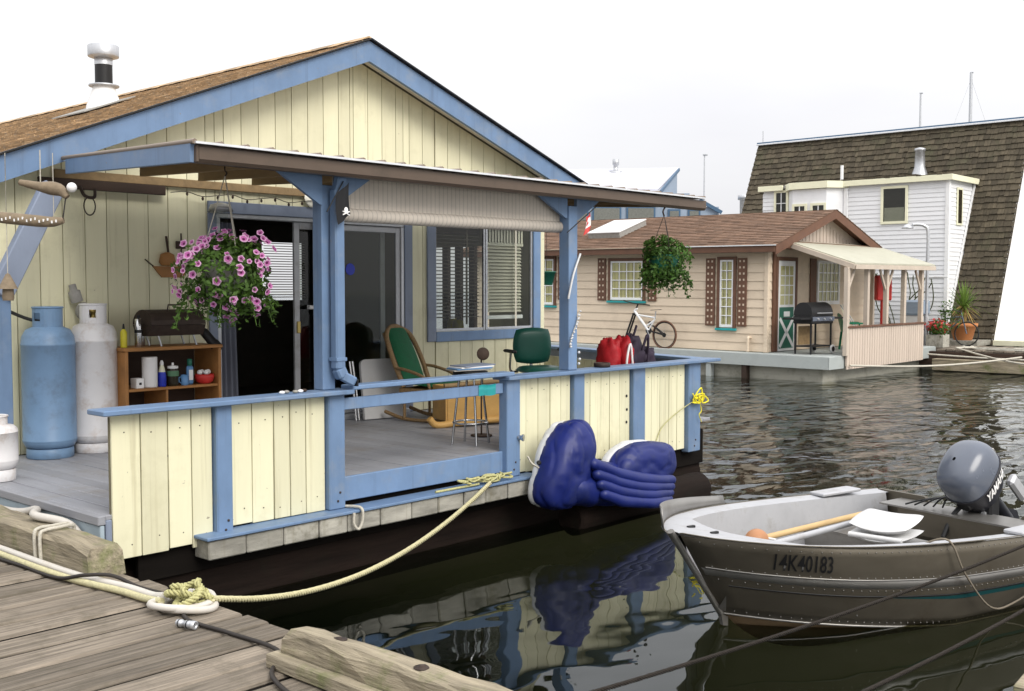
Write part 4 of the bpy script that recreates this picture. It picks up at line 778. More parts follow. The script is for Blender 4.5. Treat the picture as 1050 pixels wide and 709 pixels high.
MB().prism([(SX(6.9), 10.35, 6.9), (38, 10.35, 6.9), (38, 10.35, 7.05), (SX(6.9)+.2, 10.35, 6.99)], (0, 8.9, 0)).build('flat_roof', 'stone_grey', rf)
MB().bar((SX(5.2)-.02, 11.665, 5.2), (SX(.6)-.02, 11.665, .6), .05, .12).build('edge_trim', 'white_paint', rf)
dm = sub('front_block', H3, (31.5, 14.5, 2.5)); FX, FYa, FYb, FZ = 31.0, 11.70, 17.5, 5.12
MB().prism([(FX+.02, FYa+.02, .5), (SX(.5)+.2, FYa+.02, .5), (SX(5.1)+.2, FYa+.02, 5.1), (FX+.02, FYa+.02, 5.1)], (0, FYb-FYa-.04, 0)).build('wall_core', 'white_siding', dm)
nS = 36
for i in range(nS):
    z0 = .55 + i*.127; z1 = z0+.13
    if z1 > FZ: break
    MB().prism([(FX-.004, FYa, z0), (FX+.02, FYa, z0), (FX+.02, FYa, z1), (FX+.013, FYa, z1)], (0, FYb-FYa, 0)).build('siding_plank', 'white_siding', dm)
    MB().prism([(FX+.0, FYa-.004, z0), (FX, FYa+.02, z0), (FX, FYa+.02, z1), (FX, FYa+.013, z1)], (SX(z0)-FX+.02, 0, 0)).build('siding_plank', 'white_siding', dm)
bx('corner_board', FX-.02, FX+.09, FYa-.02, FYa+.09, .5, FZ, 'white_paint', dm); bx('belt_trim', FX-.03, FX-.005, FYa-.02, FYb, 2.36, 2.40, 'white_paint', dm)
bx('roof_fascia', FX-.14, FX-.10, FYa-.14, 15.3, FZ-.06, FZ+.10, 'cream', dm); bx('roof_fascia', FX-.099, SX(5.15), FYa-.14, FYa-.10, FZ-.06, FZ+.10, 'cream', dm); bx('roof_fascia', FX-.14, FX-.10, 16.75, FYb+.1, FZ-.06, FZ+.10, 'cream', dm)
bx('block_roof', FX-.10, SX(5.15)+.1, FYa-.099, FYb+.1, FZ+.0, FZ+.09, 'stone_grey', dm)
mb = MB()
for i in range(24): a = 11.7+i*.15; mb.box(FX-.1+R.uniform(-.05, .05), FX+1.2, a, a+.14, FZ+.095, FZ+.125+R.uniform(0, .04))
mb.build('loose_shakes', 'shake', dm)
def hwin(y0, y1, z0, z1, mull, X_=FX, curtain=.5):
    w_ = sub('window', dm, (X_, (y0+y1)/2, z0)); mb = MB(); f = .075
    for a in ((y0-f, y0, z0-f, z1+f), (y1, y1+f, z0-f, z1+f), (y0, y1, z0-f, z0), (y0, y1, z1, z1+f)): mb.box(X_-.045, X_-.006, a[0], a[1], a[2], a[3], .004)
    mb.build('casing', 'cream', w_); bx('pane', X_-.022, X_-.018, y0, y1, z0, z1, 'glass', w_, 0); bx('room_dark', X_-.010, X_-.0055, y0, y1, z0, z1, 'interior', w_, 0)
    if curtain: bx('curtain', X_-.016, X_-.012, y0+.03, y1-.03, z0, z0+(z1-z0)*curtain, 'slat_beige', w_, 0)
    if mull: bx('mullion', X_-.034, X_-.023, (y0+y1)/2-.015, (y0+y1)/2+.015, z0, z1, 'white_paint', w_, .002); bx('mullion', X_-.032, X_-.024, y0, y1, (z0+z1)/2-.012, (z0+z1)/2+.012, 'white_paint', w_, .002)
hwin(12.93, 13.58, 3.98, 4.92, False, curtain=.42); hwin(16.68, 17.02, 4.35, 5.0, True, curtain=0)
by = sub('bay', dm, (30.8, 15.6, 4)); MB().prism([(FX-.01, 14.80, .6), (FX-.42, 15.15, .6), (FX-.42, 16.25, .6), (FX-.01, 16.6, .6)], (0, 0, 4.42)).build('bay_wall', 'white_siding', by); MB().prism([(FX-.0, 14.66, 5.03), (FX-.53, 15.08, 5.03), (FX-.53, 16.32, 5.03), (FX-.0, 16.74, 5.03)], (0, 0, .2)).build('bay_roof', 'cream', by)
hwin(15.22, 15.58, 3.9, 4.52, True, FX-.42, 0); hwin(15.84, 16.18, 3.9, 4.52, True, FX-.42, 0)
bx('pilaster', FX-.05, FX-.004, 14.66, 14.79, .6, 5.02, 'white_paint', dm)
sw = sub('side_window', dm, (31.8, FYa, 4.3)); bx('casing', 31.55, 31.98, FYa-.03, FYa-.006, 3.84, 4.90, 'cream', sw); bx('pane', 31.63, 31.90, FYa-.036, FYa-.031, 3.90, 4.84, 'glass_brown', sw, 0)
MB().lathe([(.24, 0), (.155, .25), (.135, .72), (.16, .73), (.16, .80), (.0, .84)], (32.75, 13.25, 5.42), n=16).build('vent_pipe', 'galv', H3); MB().tube([(32.3, 15.5, 5.1), (32.3, 15.5, 5.85)], .05, 8).build('vent_pipe', 'white_paint', H3)
MB().tube([(33.8, 19.1, 6.9), (33.8, 19.1, 7.4)], .014, 6).build('finial', 'galv', H3)
wr = sub('right_wall', H3, (33, 7.5, 2))
for i in range(47): z_ = .55+.13*i; MB().prism([(SX(z_)+.02, 10.414, z_), (SX(z_)+.02, 10.419, z_), (SX(z_)+.02, 10.419, z_+.133), (SX(z_)+.02, 10.417, z_+.133)], (33.95-SX(z_), 0, 0)).build('siding_plank', 'white_siding', wr)

for i in range(34): MB().prism([(33.976, 4.5, .55+.13*i), (34.0, 4.5, .55+.13*i), (34.0, 4.5, .683+.13*i), (33.993, 4.5, .683+.13*i)], (0, 5.93, 0)).build('siding_plank', 'white_siding', wr)
bx('wall_core', 34.0, 37, 4.6, 10.4, .5, 6.5, 'white_siding', wr, 0); bx('step_board', 30.6, 32.0, 8.6, 10.3, .52, .66, 'cream', wr)

# sailboat masts beyond the roof
def mast(x_, y_, h, r_, label, extra):
    m_ = root('sailboat_mast', (x_, y_, .0), label, 'mast'); MB().tube([(x_, y_, -.1), (x_, y_, h*.6), (x_, y_, h)], [r_, r_, r_*.7], 8).build('spar', 'galv', m_)
    for zz in extra: MB().bar((x_-.6, y_+.6, zz), (x_+.6, y_-.6, zz), .06, .05).build('spreader', 'galv', m_)
    for s in ((-1, 1) if extra else ()): MB().tube([(x_, y_, h-.3), (x_+s*3.2, y_-s*3.2, 1.0)], .007, 4).build('shroud', 'galv', m_)
    bx('masthead', x_-.05, x_+.08, y_-.1, y_+.05, h, h+.06, 'galv', m_)
mast(59.24, 23.99, 12.5, .07, 'thin dark mast rising behind the wood-shake roof, left of the tall one', ()); mast(61.05, 21.99, 13.6, .11, 'tall pale mast with rigging behind the wood-shake roof', (10.6,)); mast(38.5, 24.4, 7.4, .035, 'faint slender mast standing between the grey house and the wood-shake roof', ())

# grey-blue house far behind
H4 = root('grey_house', (37, 26, 0), 'grey-blue house with pale sloping roof behind the tan home', 'house')
def q(px, d): return px
A4 = V((38.2, 24.9, 0)); e = V((-.675, .737, 0))      # runs left, square to the line of sight
f4 = V((.737, .675, 0))
def h4(s, t, z): p = A4 + e*s + f4*t; return (p.x, p.y, z)
MB().prism([h4(0, 0, 0), h4(5.2, 0, 0), h4(5.2, 7, 0), h4(0, 7, 0)], (0, 0, 5.9)).build('wall', 'house4_wall', H4)
MB().prism([h4(1.1, .3, 5.9), h4(.05, 3, 7.1), h4(.05, 3, 5.9)], (e.x*.12, e.y*.12, 0)).build('gable', 'house4_wall', H4)
MB().prism([h4(1.3, -.1, 5.98), h4(7.0, -.1, 6.05), h4(6.2, 3.2, 7.1), h4(-.05, 3.2, 7.2)], (0, 0, .08)).build('roof', 'house4_roof', H4)
MB().bar(h4(1.2, -.12, 5.95), h4(-.06, 3.2, 7.2), .08, .12).build('verge', 'house4_trim', H4)
MB().prism([h4(-1.1, -.5, 0), h4(1.3, -.5, 0), h4(1.3, 3, 0), h4(-1.1, 3, 0)], (0, 0, 5.32)).build('wing_wall', 'house4_wall', H4)
MB().prism([h4(-.3, -.52, 5.32), h4(1.3, -.52, 5.32), h4(1.3, 3, 5.32), h4(-.3, 3, 5.32)], (0, 0, .25)).build('wing_roof', 'house4_wall', H4)
MB().bar(h4(-1.2, -.6, 5.08), h4(-.3, -.6, 5.58), .1, .14).build('verge', 'house4_trim', H4)
MB().prism([h4(1.35, -1.2, 0), h4(5.5, -1.2, 0), h4(5.5, -.05, 0), h4(1.35, -.05, 0)], (0, 0, 5.5)).build('sun_room', 'house4_wall', H4); MB().prism([h4(1.25, -1.3, 5.52), h4(5.7, -1.3, 5.52), h4(5.7, -.05, 5.62), h4(1.25, -.05, 5.62)], (0, 0, .12)).build('sun_room_roof', 'house4_roof', H4)
MB().bar(h4(1.3, -1.22, 5.42), h4(5.6, -1.22, 5.42), .06, .12).build('fascia', 'house4_trim', H4)
def w4(s0, s1, z0, z1, t):
    w_ = sub('window', H4, h4((s0+s1)/2, t, z0)); MB().bar(h4(s0, t, (z0+z1)/2), h4(s1, t, (z0+z1)/2), .05, z1-z0).build('casing', 'house4_trim', w_); MB().bar(h4(s0+.07, t-.03, (z0+z1)/2), h4(s1-.07, t-.03, (z0+z1)/2), .05, z1-z0-.14).build('pane', 'glass', w_); MB().bar(h4(s0+.07, t-.003, (z0+z1)/2), h4(s1-.07, t-.003, (z0+z1)/2), .052, z1-z0-.14).build('room_dark', 'stone_grey', w_)
for a in (1.55, 2.9, 4.2): w4(a, a+1.15, 4.4, 5.28, -1.22)
for a in (-.35, .45): w4(a, a+.5, 4.6, 5.22, -.52)
cp = h4(2.75, 2.6, 6.95); MB().lathe([(.28, 0), (.28, .1), (.10, .12), (.10, .35), (.14, .4), (.14, .62), (0, .66)], cp, n=12).build('roof_vent', 'galv', H4)
st = root('stove_pipe_house', (39.67, 23.25, 0), 'small shed with a pale stove pipe showing just above the tan roof', 'shed'); MB().prism([(39.0, 22.6, 0), (41, 22.6, 0), (41, 24.6, 0), (39, 24.6, 0)], (0, 0, 4.6)).build('wall', 'house4_wall', st)
MB().prism([(38.8, 22.4, 4.61), (41.2, 22.4, 4.61), (41.2, 24.8, 4.9), (38.8, 24.8, 4.9)], (0, 0, .1)).build('roof', 'stone_grey', st); MB().lathe([(.17, 0), (.17, 1.0), (.25, 1.02), (.25, 1.2), (.0, 1.25)], (39.67, 23.25, 4.62), n=14).build('stove_pipe', 'galv', st)

# lamp post, red box, bin, plants on the walkway
lp = root('lamp_post', (28.55, 11.3, .525), 'grey gooseneck lamp post in front of the white siding', 'lamp post')
MB().tube(bez([(28.55, 11.3, .53), (28.55, 11.3, 2.5), (28.55, 11.3, 3.50), (28.50, 11.38, 3.68), (28.40, 11.52, 3.72), (28.32, 11.62, 3.71)], 6), .045, 8).build('pole', 'galv', lp)
MB().lathe([(.04, .10), (.10, .06), (.16, 0), (.14, -.01)], (28.25, 11.72, 3.62), n=14).build('lamp_head', 'galv', lp); MB().lathe([(.10, 0), (.10, .02)], (28.55, 11.3, .527), n=12).build('base_plate', 'galv', lp)
rb = root('fire_hose_box', (26.1, 11.45, .58), 'red fire equipment box on a red post behind the tan porch posts', 'fire box')
MB().obox((26.1, 11.41, 2.07), (V((.7, -.7, 0)), V((.7, .7, 0)), V((0, 0, 1))), (.19, .11, .31), .03).build('box', 'red', rb); MB().tube([(26.1, 11.42, .59), (26.1, 11.42, 1.76)], .05, 10).build('post', 'red', rb)
for zz in (2.2, 2.02, 1.84): MB().lathe([(.045, 0), (.045, .003)], (26.02, 11.328, zz), (-.7, -.7, 0), 10).build('mark', 'brass', rb)
bn = root('storage_bin', (28.6, 11.55, .525), 'white plastic bin with a blue-grey lid standing on the walkway', 'bin'); bx('body', 28.4, 28.85, 11.35, 11.8, .527, 1.35, 'plastic_white', bn, .03); bx('lid', 28.37, 28.88, 11.32, 11.83, 1.352, 1.75, 'house4_wall', bn, .05)
bush = root('climbing_shrub', (30.6, 12.9, .5), 'bare brown climbing shrub against the white siding', 'shrub'); rs = random.Random(4)
for k in range(9):
    p = V((30.78, 12.9+rs.uniform(-.3, .3), .5)); pts = [p.copy()]
    d = V((0, rs.uniform(-.5, .5), 1)).normalized()
    for j in range(7): d = (d+V((rs.uniform(-.06, .03), rs.uniform(-.55, .55), rs.uniform(-.25, .35)))).normalized(); p = p + d*.30; p.x = min(p.x, 30.9); pts.append(p.copy())
    MB().tube(bez(pts, 3), .016, 5).build('branch', 'stem', bush)
pt = root('potted_cordyline', (30.2, 11.0, .53), 'spiky green cordyline in a round terracotta pot', 'potted plant'); pc = V((30.2, 10.95, .662))
MB().lathe([(.22, 0), (.24, .02), (.33, .36), (.37, .37), (.38, .46), (.34, .46), (.32, .40), (.0, .39)], pc, n=24).build('pot', 'terracotta', pt); MB().tube([pc+V((0,0,.38)), pc+V((.02,0,.9))], [.05, .035], 8).build('trunk', 'palm_dry', pt)
def spikes(mb, n, lo, hi, ln, seed, wd=.022, droop=.35):
    r = random.Random(seed)
    for i in range(n):
        az = r.random()*6.283; el = r.uniform(lo, hi); L_ = ln*r.uniform(.7, 1.1); b = pc + V((0, 0, .85+r.uniform(-.1, .12))); d = V((math.cos(az)*math.cos(el), math.sin(az)*math.cos(el), math.sin(el))); s = d.cross(V((0,0,1))).normalized() if abs(d.z) < .99 else V((1,0,0)); vs = []; k = 5
        for j in range(k+1): t = j/k; c = b + d*L_*t - V((0, 0, droop*L_*t*t*math.cos(el))); w_ = wd*(1-t)**.6*min(1, .5+t*3); vs += [c-s*w_, c+s*w_]
        mb.add(vs, [(2*j, 2*j+1, 2*j+3, 2*j+2) for j in range(k)], True, r.random())
mb = MB(); spikes(mb, 110, -.1, 1.5, .85, 1); mb.build('leaves', 'palm', pt); mb = MB(); spikes(mb, 60, -1.1, -.1, .62, 2, .02, .3); mb.build('dry_leaves', 'palm_dry', pt)
fb = root('flower_box', (28.6, 11.05, .53), 'weathered box of red flowers by the end of the tan porch', 'planter'); bx('box', 28.42, 28.85, 10.8, 11.25, .528, .86, 'sill_wood', fb, .01)
mb = MB(); foliage(mb, 700, (28.62, 11.03, 1.0), (.30, .32, .24), .07, 5, .4); mb.build('foliage', 'leaf_dark', fb, kind='stuff'); mb = MB(); foliage(mb, 260, (28.60, 11.03, 1.06), (.30, .32, .20), .07, 6, .8); mb.build('flowers', 'red_flower', fb, kind='stuff')
gr_ = root('grass_plant', (28.9, 10.7, .53), 'loose grey-green bush growing behind the red flowers', 'plant'); mb = MB(); foliage(mb, 260, (29.1, 10.95, 1.35), (.3, .35, .5), .07, 8, .2); mb.build('foliage', 'leaf', gr_, kind='stuff')
for k in range(5): MB().tube(bez([(29.1, 10.95, .53), (29.1+.05*k-.1, 10.95+.06*k-.12, .9), (29.1+.1*k-.2, 10.95+.14*k-.28, 1.5)], 3), .008, 5).build('stem', 'stem', gr_)
b3 = root('parked_bicycle', (29.0, 10.6, .53), 'dark bicycle leaning behind the flower box at the tan porch end', 'bicycle')
for k, yy in enumerate((10.6, 11.5)): w_ = MB().tube([(29.5, yy+.31*math.cos(a), .86+.31*math.sin(a)) for a in [2*math.pi*i/24 for i in range(24)]], .018, 6, closed=True).build('wheel', 'rubber', b3)
mb = MB()
for a, b in (((11.5, .86), (11.17, 1.25)), ((11.17, 1.25), (10.73, 1.32)), ((10.6, .86), (10.75, 1.42)), ((11.17, .85), (11.17, 1.42)), ((11.17, .85), (10.73, 1.28)), ((11.5, .86), (11.17, .85))): mb.tube([(29.5, a[0], a[1]), (29.5, b[0], b[1])], .018, 6)
mb.build('frame', 'cowl', b3); MB().tube([(29.1, 10.78, 1.48), (29.5, 10.75, 1.44), (29.6, 10.78, 1.48)], .014, 6).build('handlebar', 'black', b3); bx('saddle', 29.44, 29.56, 11.07, 11.31, 1.42, 1.47, 'black', b3, .02)
for k, (a, b, m_, lab) in enumerate((((27.3, 10.75, .42), (27.75, 5.2, .50), 'rope_grey', 'upper pale mooring rope stretched from the tan porch panel along the walkway'), ((28.0, 10.3, .56), (26.0, 7.0, .30), 'rope_grey', 'pale mooring rope slanting down from the walkway towards the right edge'), ((23.0, 10.78, .36), (27.55, 8.6, .42), 'rope_grey', 'long pale rope sagging in front of the tan porch panel'))):
    a, b = V(a), V(b); pts = [a.lerp(b, i/12) - V((0, 0, .10*math.sin(math.pi*i/12))) for i in range(13)]
    tag(MB().tube(pts, .022, 6).build('mooring_rope', m_), lab, 'rope', 'mooring ropes')
rs = random.Random(21)
RL = ('beside the terracotta pot', 'by the flower box', 'at the right edge of the picture')
for k in range(3):
    p = V((28.3+.35*k, (10.2, 10.35, 8.9)[k], .535)); mb = MB(); pts = [p + V((rs.uniform(-.3, .3), rs.uniform(-.3, .3), .02+.02*j/6)) for j in range(7)]; mb.tube(bez(pts, 4), .018, 6)
    tag(mb.build('rope_coil', 'rope_grey'), 'tangle of grey rope lying on the far walkway ' + RL[k], 'rope', 'rope tangles on the far walkway')
db = root('board_pile', (28.0, 9.4, .53), 'pile of weathered boards on the walkway in front of the terracotta pot', 'boards')
for k in range(3): MB().bar((28.0+.2*k, 8.0+.2*k, .542+.012*k), (28.2+.1*k, 9.9+.1*k, .542+.012*k), .18, .022, .003).build('board', 'sill_wood', db)

# ================================================================== THINGS ON THE PORCH
DKZ = .712
def cylinder_tank(label, m, r_, h, cat='gas cylinder', group=None):
    t = root('propane_cylinder', (0, 0, 0), label, cat, group); s = h/1.22
    MB().lathe([(r_*.86, 0), (r_*.88, .005), (r_*.88, .075), (r_*.84, .08)], n=28).build('foot_ring', m, t)
    MB().lathe([(r_*.6, .07), (r_*.9, .09), (r_, .13), (r_, .135), (r_*1.012, .138), (r_*1.012, .15), (r_, .153), (r_, h*.74), (r_*1.012, h*.742), (r_*1.012, h*.752), (r_, h*.755), (r_*.97, h*.80), (r_*.82, h*.845), (r_*.5, h*.868)], n=32).build('body', m, t)
    # collar with hand holes
    rc = r_*.56; z0, z1 = h*.855, h*.99; mb = MB(); n = 24
    for i in range(n):
        a0, a1 = 2*math.pi*i/n, 2*math.pi*(i+1)/n
        segs = [(z0, z1)] if i % 12 not in (4, 5) else [(z0, z0+(z1-z0)*.35), (z0+(z1-z0)*.75, z1)]
        for za, zb in segs:
            vs = []
            for r2 in (rc, rc-.006):
                for a in (a0, a1): vs += [(r2*math.cos(a), r2*math.sin(a), za), (r2*math.cos(a), r2*math.sin(a), zb)]
            mb.add(vs, [(0,2,3,1), (4,5,7,6), (1,3,7,5), (0,4,6,2)], False)
    mb.tube([(rc*math.cos(2*math.pi*i/24), rc*math.sin(2*math.pi*i/24), z1) for i in range(24)], .008, 6, closed=True)
    mb.build('collar', m, t); MB().lathe([(.03, h*.86), (.03, h*.90), (.018, h*.905), (.018, h*.93), (.035, h*.935), (.035, h*.955), (0, h*.96)], n=12).build('valve', 'brass', t)
    return t
t = cylinder_tank('tall dull blue propane cylinder standing against the yellow wall', 'tank_blue', .205, 1.22, group='propane cylinders'); t.location = (4.06, 8.73, DKZ); t.rotation_euler.z = 2.2
t = cylinder_tank('tall white propane cylinder beside the blue one', 'tank_white', .19, 1.24, group='propane cylinders'); t.location = (4.46, 8.76, DKZ); t.rotation_euler.z = 2.9
t = cylinder_tank('small white propane cylinder at the left edge in front of the blue post', 'tank_white', .15, .46, group='propane cylinders'); t.location = (3.30, 7.95, DKZ)
g = root('gas_regulator', (4.43, 8.95, 1.9), 'grey gas regulator with black hoses on the yellow wall above the cylinders', 'regulator')
MB().ball((4.45, 8.90, 1.88), .07, 14, 10, (1, .8, 1.1)).build('housing', 'stone_grey', g); MB().lathe([(.05, 0), (.05, .09), (.03, .10), (.03, .15)], (4.41, 8.93, 1.96), (-.3, 0, 1), 12).build('cap', 'stone_grey', g)
for pts in (((4.44, 8.88, 1.82), (4.42, 8.86, 1.66), (4.30, 8.80, 1.58), (4.14, 8.74, 1.72), (4.09, 8.74, 1.80)), ((4.46, 8.88, 1.82), (4.47, 8.84, 1.70), (4.44, 8.80, 1.68), (4.46, 8.77, 1.86)), ((4.05, 8.74, 1.80), (3.9, 8.8, 1.84), (3.6, 8.9, 2.0))): MB().tube(bez(pts, 6), .014, 7).build('hose', 'rubber', g)
# shelf and what stands on it
S = root('wooden_shelf', (5.07, 8.7, DKZ), 'low brown wooden shelf unit against the yellow wall', 'shelf'); Sy0, Sy1 = 8.50, 8.90
bx('side_panel', 4.60, 4.63, Sy0, Sy1, DKZ, 1.545, 'shelf_wood', S); bx('side_panel', 5.49, 5.52, Sy0, Sy1, DKZ, 1.545, 'shelf_wood', S); bx('top_board', 4.59, 5.53, Sy0-.01, Sy1, 1.546, 1.575, 'shelf_wood', S); bx('back_panel', 4.632, 5.488, Sy1-.012, Sy1-.001, DKZ, 1.544, 'dark_wood', S)
bx('shelf_board', 4.632, 5.488, Sy0+.01, Sy1-.013, 1.205, 1.228, 'shelf_wood', S); bx('shelf_board', 4.632, 5.488, Sy0+.01, Sy1-.013, .78, .803, 'shelf_wood', S); bx('divider', 4.98, 5.00, Sy0+.012, Sy1-.013, .805, 1.204, 'shelf_wood', S)
z = 1.229; yy = 8.59
mb = MB().lathe([(.018, 0), (.062, .001), (.064, .01), (.064, .255), (.062, .26), (.018, .26)], (4.87, yy, z), n=22); tag(mb.build('paper_towel_roll', 'paper'), 'white paper towel roll standing on the shelf', 'paper roll')
g = root('small_carton', (4.75, yy, z), 'small white carton at the left end of the shelf', 'carton'); bx('carton_body', 4.72, 4.79, yy-.05, yy+.05, z, z+.085, 'paper', g, .003); bx('print', 4.744, 4.766, yy-.0525, yy-.0505, z+.03, z+.05, 'black', g, 0)
g = root('spray_bottle', (4.985, yy, z), 'blue bottle with pale neck and white cap on the shelf', 'bottle'); MB().lathe([(.034, 0), (.036, .01), (.036, .10), (.03, .125)], (4.985, yy, z), n=18).build('body', 'label_blue', g); MB().lathe([(.03, .125), (.022, .16), (.014, .185)], (4.985, yy, z), n=18).build('neck', 'cream', g); MB().lathe([(.016, .185), (.016, .205), (.008, .225)], (4.985, yy, z), n=12).build('cap', 'paper', g)
g = root('dark_jar', (5.09, yy, z), 'dark glass jar with a pale lid and green label on the shelf', 'jar'); MB().lathe([(.045, 0), (.05, .01), (.05, .13), (.042, .15)], (5.09, yy, z), n=20).build('glass_body', 'glass_brown', g); MB().lathe([(.0508, .085), (.0508, .13)], (5.09, yy, z), n=20).build('label_band', 'label_green', g); MB().lathe([(.044, .15), (.046, .152), (.046, .17), (.01, .175), (.01, .20)], (5.09, yy, z), n=18).build('lid', 'paper', g)
g = root('detergent_bottle', (5.25, yy, z), 'pale blue bottle with a dark green cap on the shelf', 'bottle'); bx('body', 5.225, 5.285, yy-.02, yy+.02, z, z+.165, 'blue_plastic', g, .012); bx('label', 5.235, 5.275, yy-.0225, yy-.0205, z+.04, z+.13, 'paper', g, 0); MB().lathe([(.02, .165), (.022, .167), (.022, .22), (.015, .225)], (5.255, yy, z), n=14).build('cap', 'green_door', g)
g = root('blue_mug', (5.185, yy-.02, z), 'small pale blue mug beside the bottle with the green cap', 'mug'); MB().lathe([(.03, 0), (.033, .005), (.033, .09), (.029, .09), (.028, .01)], (5.185, yy-.03, z), n=18).build('cup', 'blue_plastic', g); MB().tube(bez([(5.155, yy-.03, z+.075), (5.13, yy-.03, z+.065), (5.135, yy-.03, z+.03), (5.156, yy-.03, z+.02)], 4), .005, 6).build('handle', 'blue_plastic', g)
g = root('red_bowl', (5.40, yy, z), 'red speckled bowl holding white balls at the right end of the shelf', 'bowl'); MB().lathe([(.045, 0), (.075, .02), (.088, .06), (.082, .085), (.076, .085), (.08, .06), (.05, .03)], (5.40, yy, z), n=22).build('bowl_body', 'red', g)
for k, (a, b) in enumerate(((-.045, 0), (0, -.03), (.045, .01), (.0, .04))): MB().ball((5.40+a, yy+b, z+.10), .024, 10, 7).build('ball', 'paper', g)
z = 1.576
g = root('yellow_bottle', (4.655, 8.62, z), 'yellow squeeze bottle on the left corner of the shelf top', 'bottle'); MB().lathe([(.026, 0), (.028, .01), (.028, .13), (.012, .155)], (4.655, 8.62, z), n=14).build('body', 'yellow_plastic', g); MB().lathe([(.012, .155), (.006, .20)], (4.655, 8.62, z), n=10).build('nozzle', 'black', g)
for k, (xx, lab) in enumerate(((4.79, 'steel thermos flask on the shelf top next to the yellow bottle'), (4.87, 'second steel flask standing close behind the small black grill'))):
    g = root('thermos_flask', (xx, 8.62+.1*k, z), lab, 'flask', 'steel flasks on the shelf top'); c = (xx, 8.62+.1*k, z); MB().lathe([(.030, 0), (.032, .005), (.032, .12)], c, n=16).build('body', 'chrome', g); MB().lathe([(.033, .12), (.033, .145)], c, n=16).build('band', 'black', g); MB().lathe([(.030, .146), (.030, .235), (.02, .24)], c, n=16).build('cup', 'chrome', g); MB().lathe([(.012, .24), (.012, .27)], c, n=10).build('stopper', 'black', g)
g = root('tabletop_grill', (5.12, 8.68, z), 'small rusty black tabletop grill on top of the shelf', 'barbecue')
hd = [(8.68+.16*math.cos(a), 1.76+.13*math.sin(a)) for a in [math.pi*i/10 for i in range(11)]]; MB().prism([(4.86, a, b) for a, b in hd], (.52, 0, 0)).build('lid', 'iron', g); MB().prism([(4.86, 8.84, 1.757), (4.86, 8.52, 1.757), (4.86, 8.57, 1.665), (4.86, 8.79, 1.665)], (.52, 0, 0)).build('firebox', 'iron', g)
for xx in (4.95, 5.29):
    for y2 in (8.58, 8.78): MB().bar((xx, y2, 1.666), (xx+.03, y2, z), .012, .012).build('leg', 'galv', g)
MB().tube([(5.05, 8.60, 1.86), (5.05, 8.58, 1.93), (5.18, 8.58, 1.93), (5.18, 8.60, 1.86)], .008, 6).build('handle', 'iron', g)
tag(MB().lathe([(.03, 0), (.04, .02), (.042, .14), (.05, .15), (.052, .22), (.045, .235)], (5.42, 8.64, 1.70), (.35, -.1, -.45), 16).build('camping_lantern', 'black'), 'black cylinder lantern tilted against the end of the small grill', 'lantern')
# wall things
g = root('wall_ornament', (5.3, 8.97, 2.25), 'wooden ship ornament hanging on the yellow wall above the grill', 'ornament')
MB().prism([(5.14, 8.975, 2.27), (5.50, 8.975, 2.27), (5.44, 8.975, 2.17), (5.23, 8.975, 2.17)], (0, .02, 0)).build('ship_hull', 'shelf_wood', g); MB().lathe([(.05, 0), (.075, .03), (.06, .10), (.02, .12)], (5.27, 8.955, 2.275), n=14).build('round_pot', 'shelf_wood', g)
MB().tube([(5.29, 8.97, 2.39), (5.27, 8.97, 2.54)], .012, 6).build('short_mast', 'dark_wood', g); bx('little_sail', 5.37, 5.47, 8.97, 8.985, 2.43, 2.50, 'dark_wood', g); MB().tube([(5.42, 8.97, 2.27), (5.42, 8.97, 2.57)], .008, 6).build('tall_mast', 'dark_wood', g); MB().tube([(5.14, 8.97, 2.27), (5.06, 8.97, 2.33)], .006, 5).build('bowsprit', 'dark_wood', g)
g = root('wall_lamp', (5.76, 8.95, 2.75), 'round silver porch lamp over the left door jamb', 'wall lamp'); MB().lathe([(.10, .06), (.115, .02), (.09, .08), (.03, .10)], (5.76, 8.85, 2.76), n=18).build('lamp_cap', 'galv', g); MB().lathe([(.055, -.09), (.065, -.08), (.07, .02)], (5.76, 8.85, 2.76), n=16).build('glass_jar', 'glass_clear', g); bx('bracket', 5.72, 5.80, 8.86, 8.972, 2.77, 2.85, 'galv', g)
g = root('oval_plaque', (6.86, 8.93, 2.93), 'oval cream plaque hanging above the door', 'plaque'); MB().lathe([(.075, 0), (.08, .008), (.07, .014), (.0, .016)], (6.86, 8.955, 2.955), (0, -1, 0), 20, sx=.75).build('plate', 'soffit', g)
g = root('iron_hook', (4.45, 8.8, 2.86), 'black iron hook and ring hanging under the porch roof', 'hook'); MB().tube(bez([(4.43, 8.88, 2.92), (4.43, 8.80, 2.84), (4.50, 8.78, 2.83), (4.52, 8.80, 2.90)], 5), .014, 6).build('hook', 'iron', g); MB().tube([(4.46+.05*math.sin(a), 8.78, 2.755+.075*math.cos(a)) for a in [2*math.pi*i/20 for i in range(20)]], .006, 6, closed=True).build('ring', 'iron', g)
g = root('light_string', (6.0, 8.9, 2.9), 'string of tiny bulbs looped along the top of the yellow wall', 'light string'); pts = [(5.3+.16*i, 8.93, 2.93+.02*math.sin(i*2.1)) for i in range(13)]; MB().tube(bez(pts, 3), .004, 5).build('wire', 'cable', g)
for p in pts[1:-1:1]: MB().ball((p[0], p[1]-.008, p[2]-.02), .012, 8, 6, (1, 1, 1.5)).build('bulb', 'dark_wood', g)
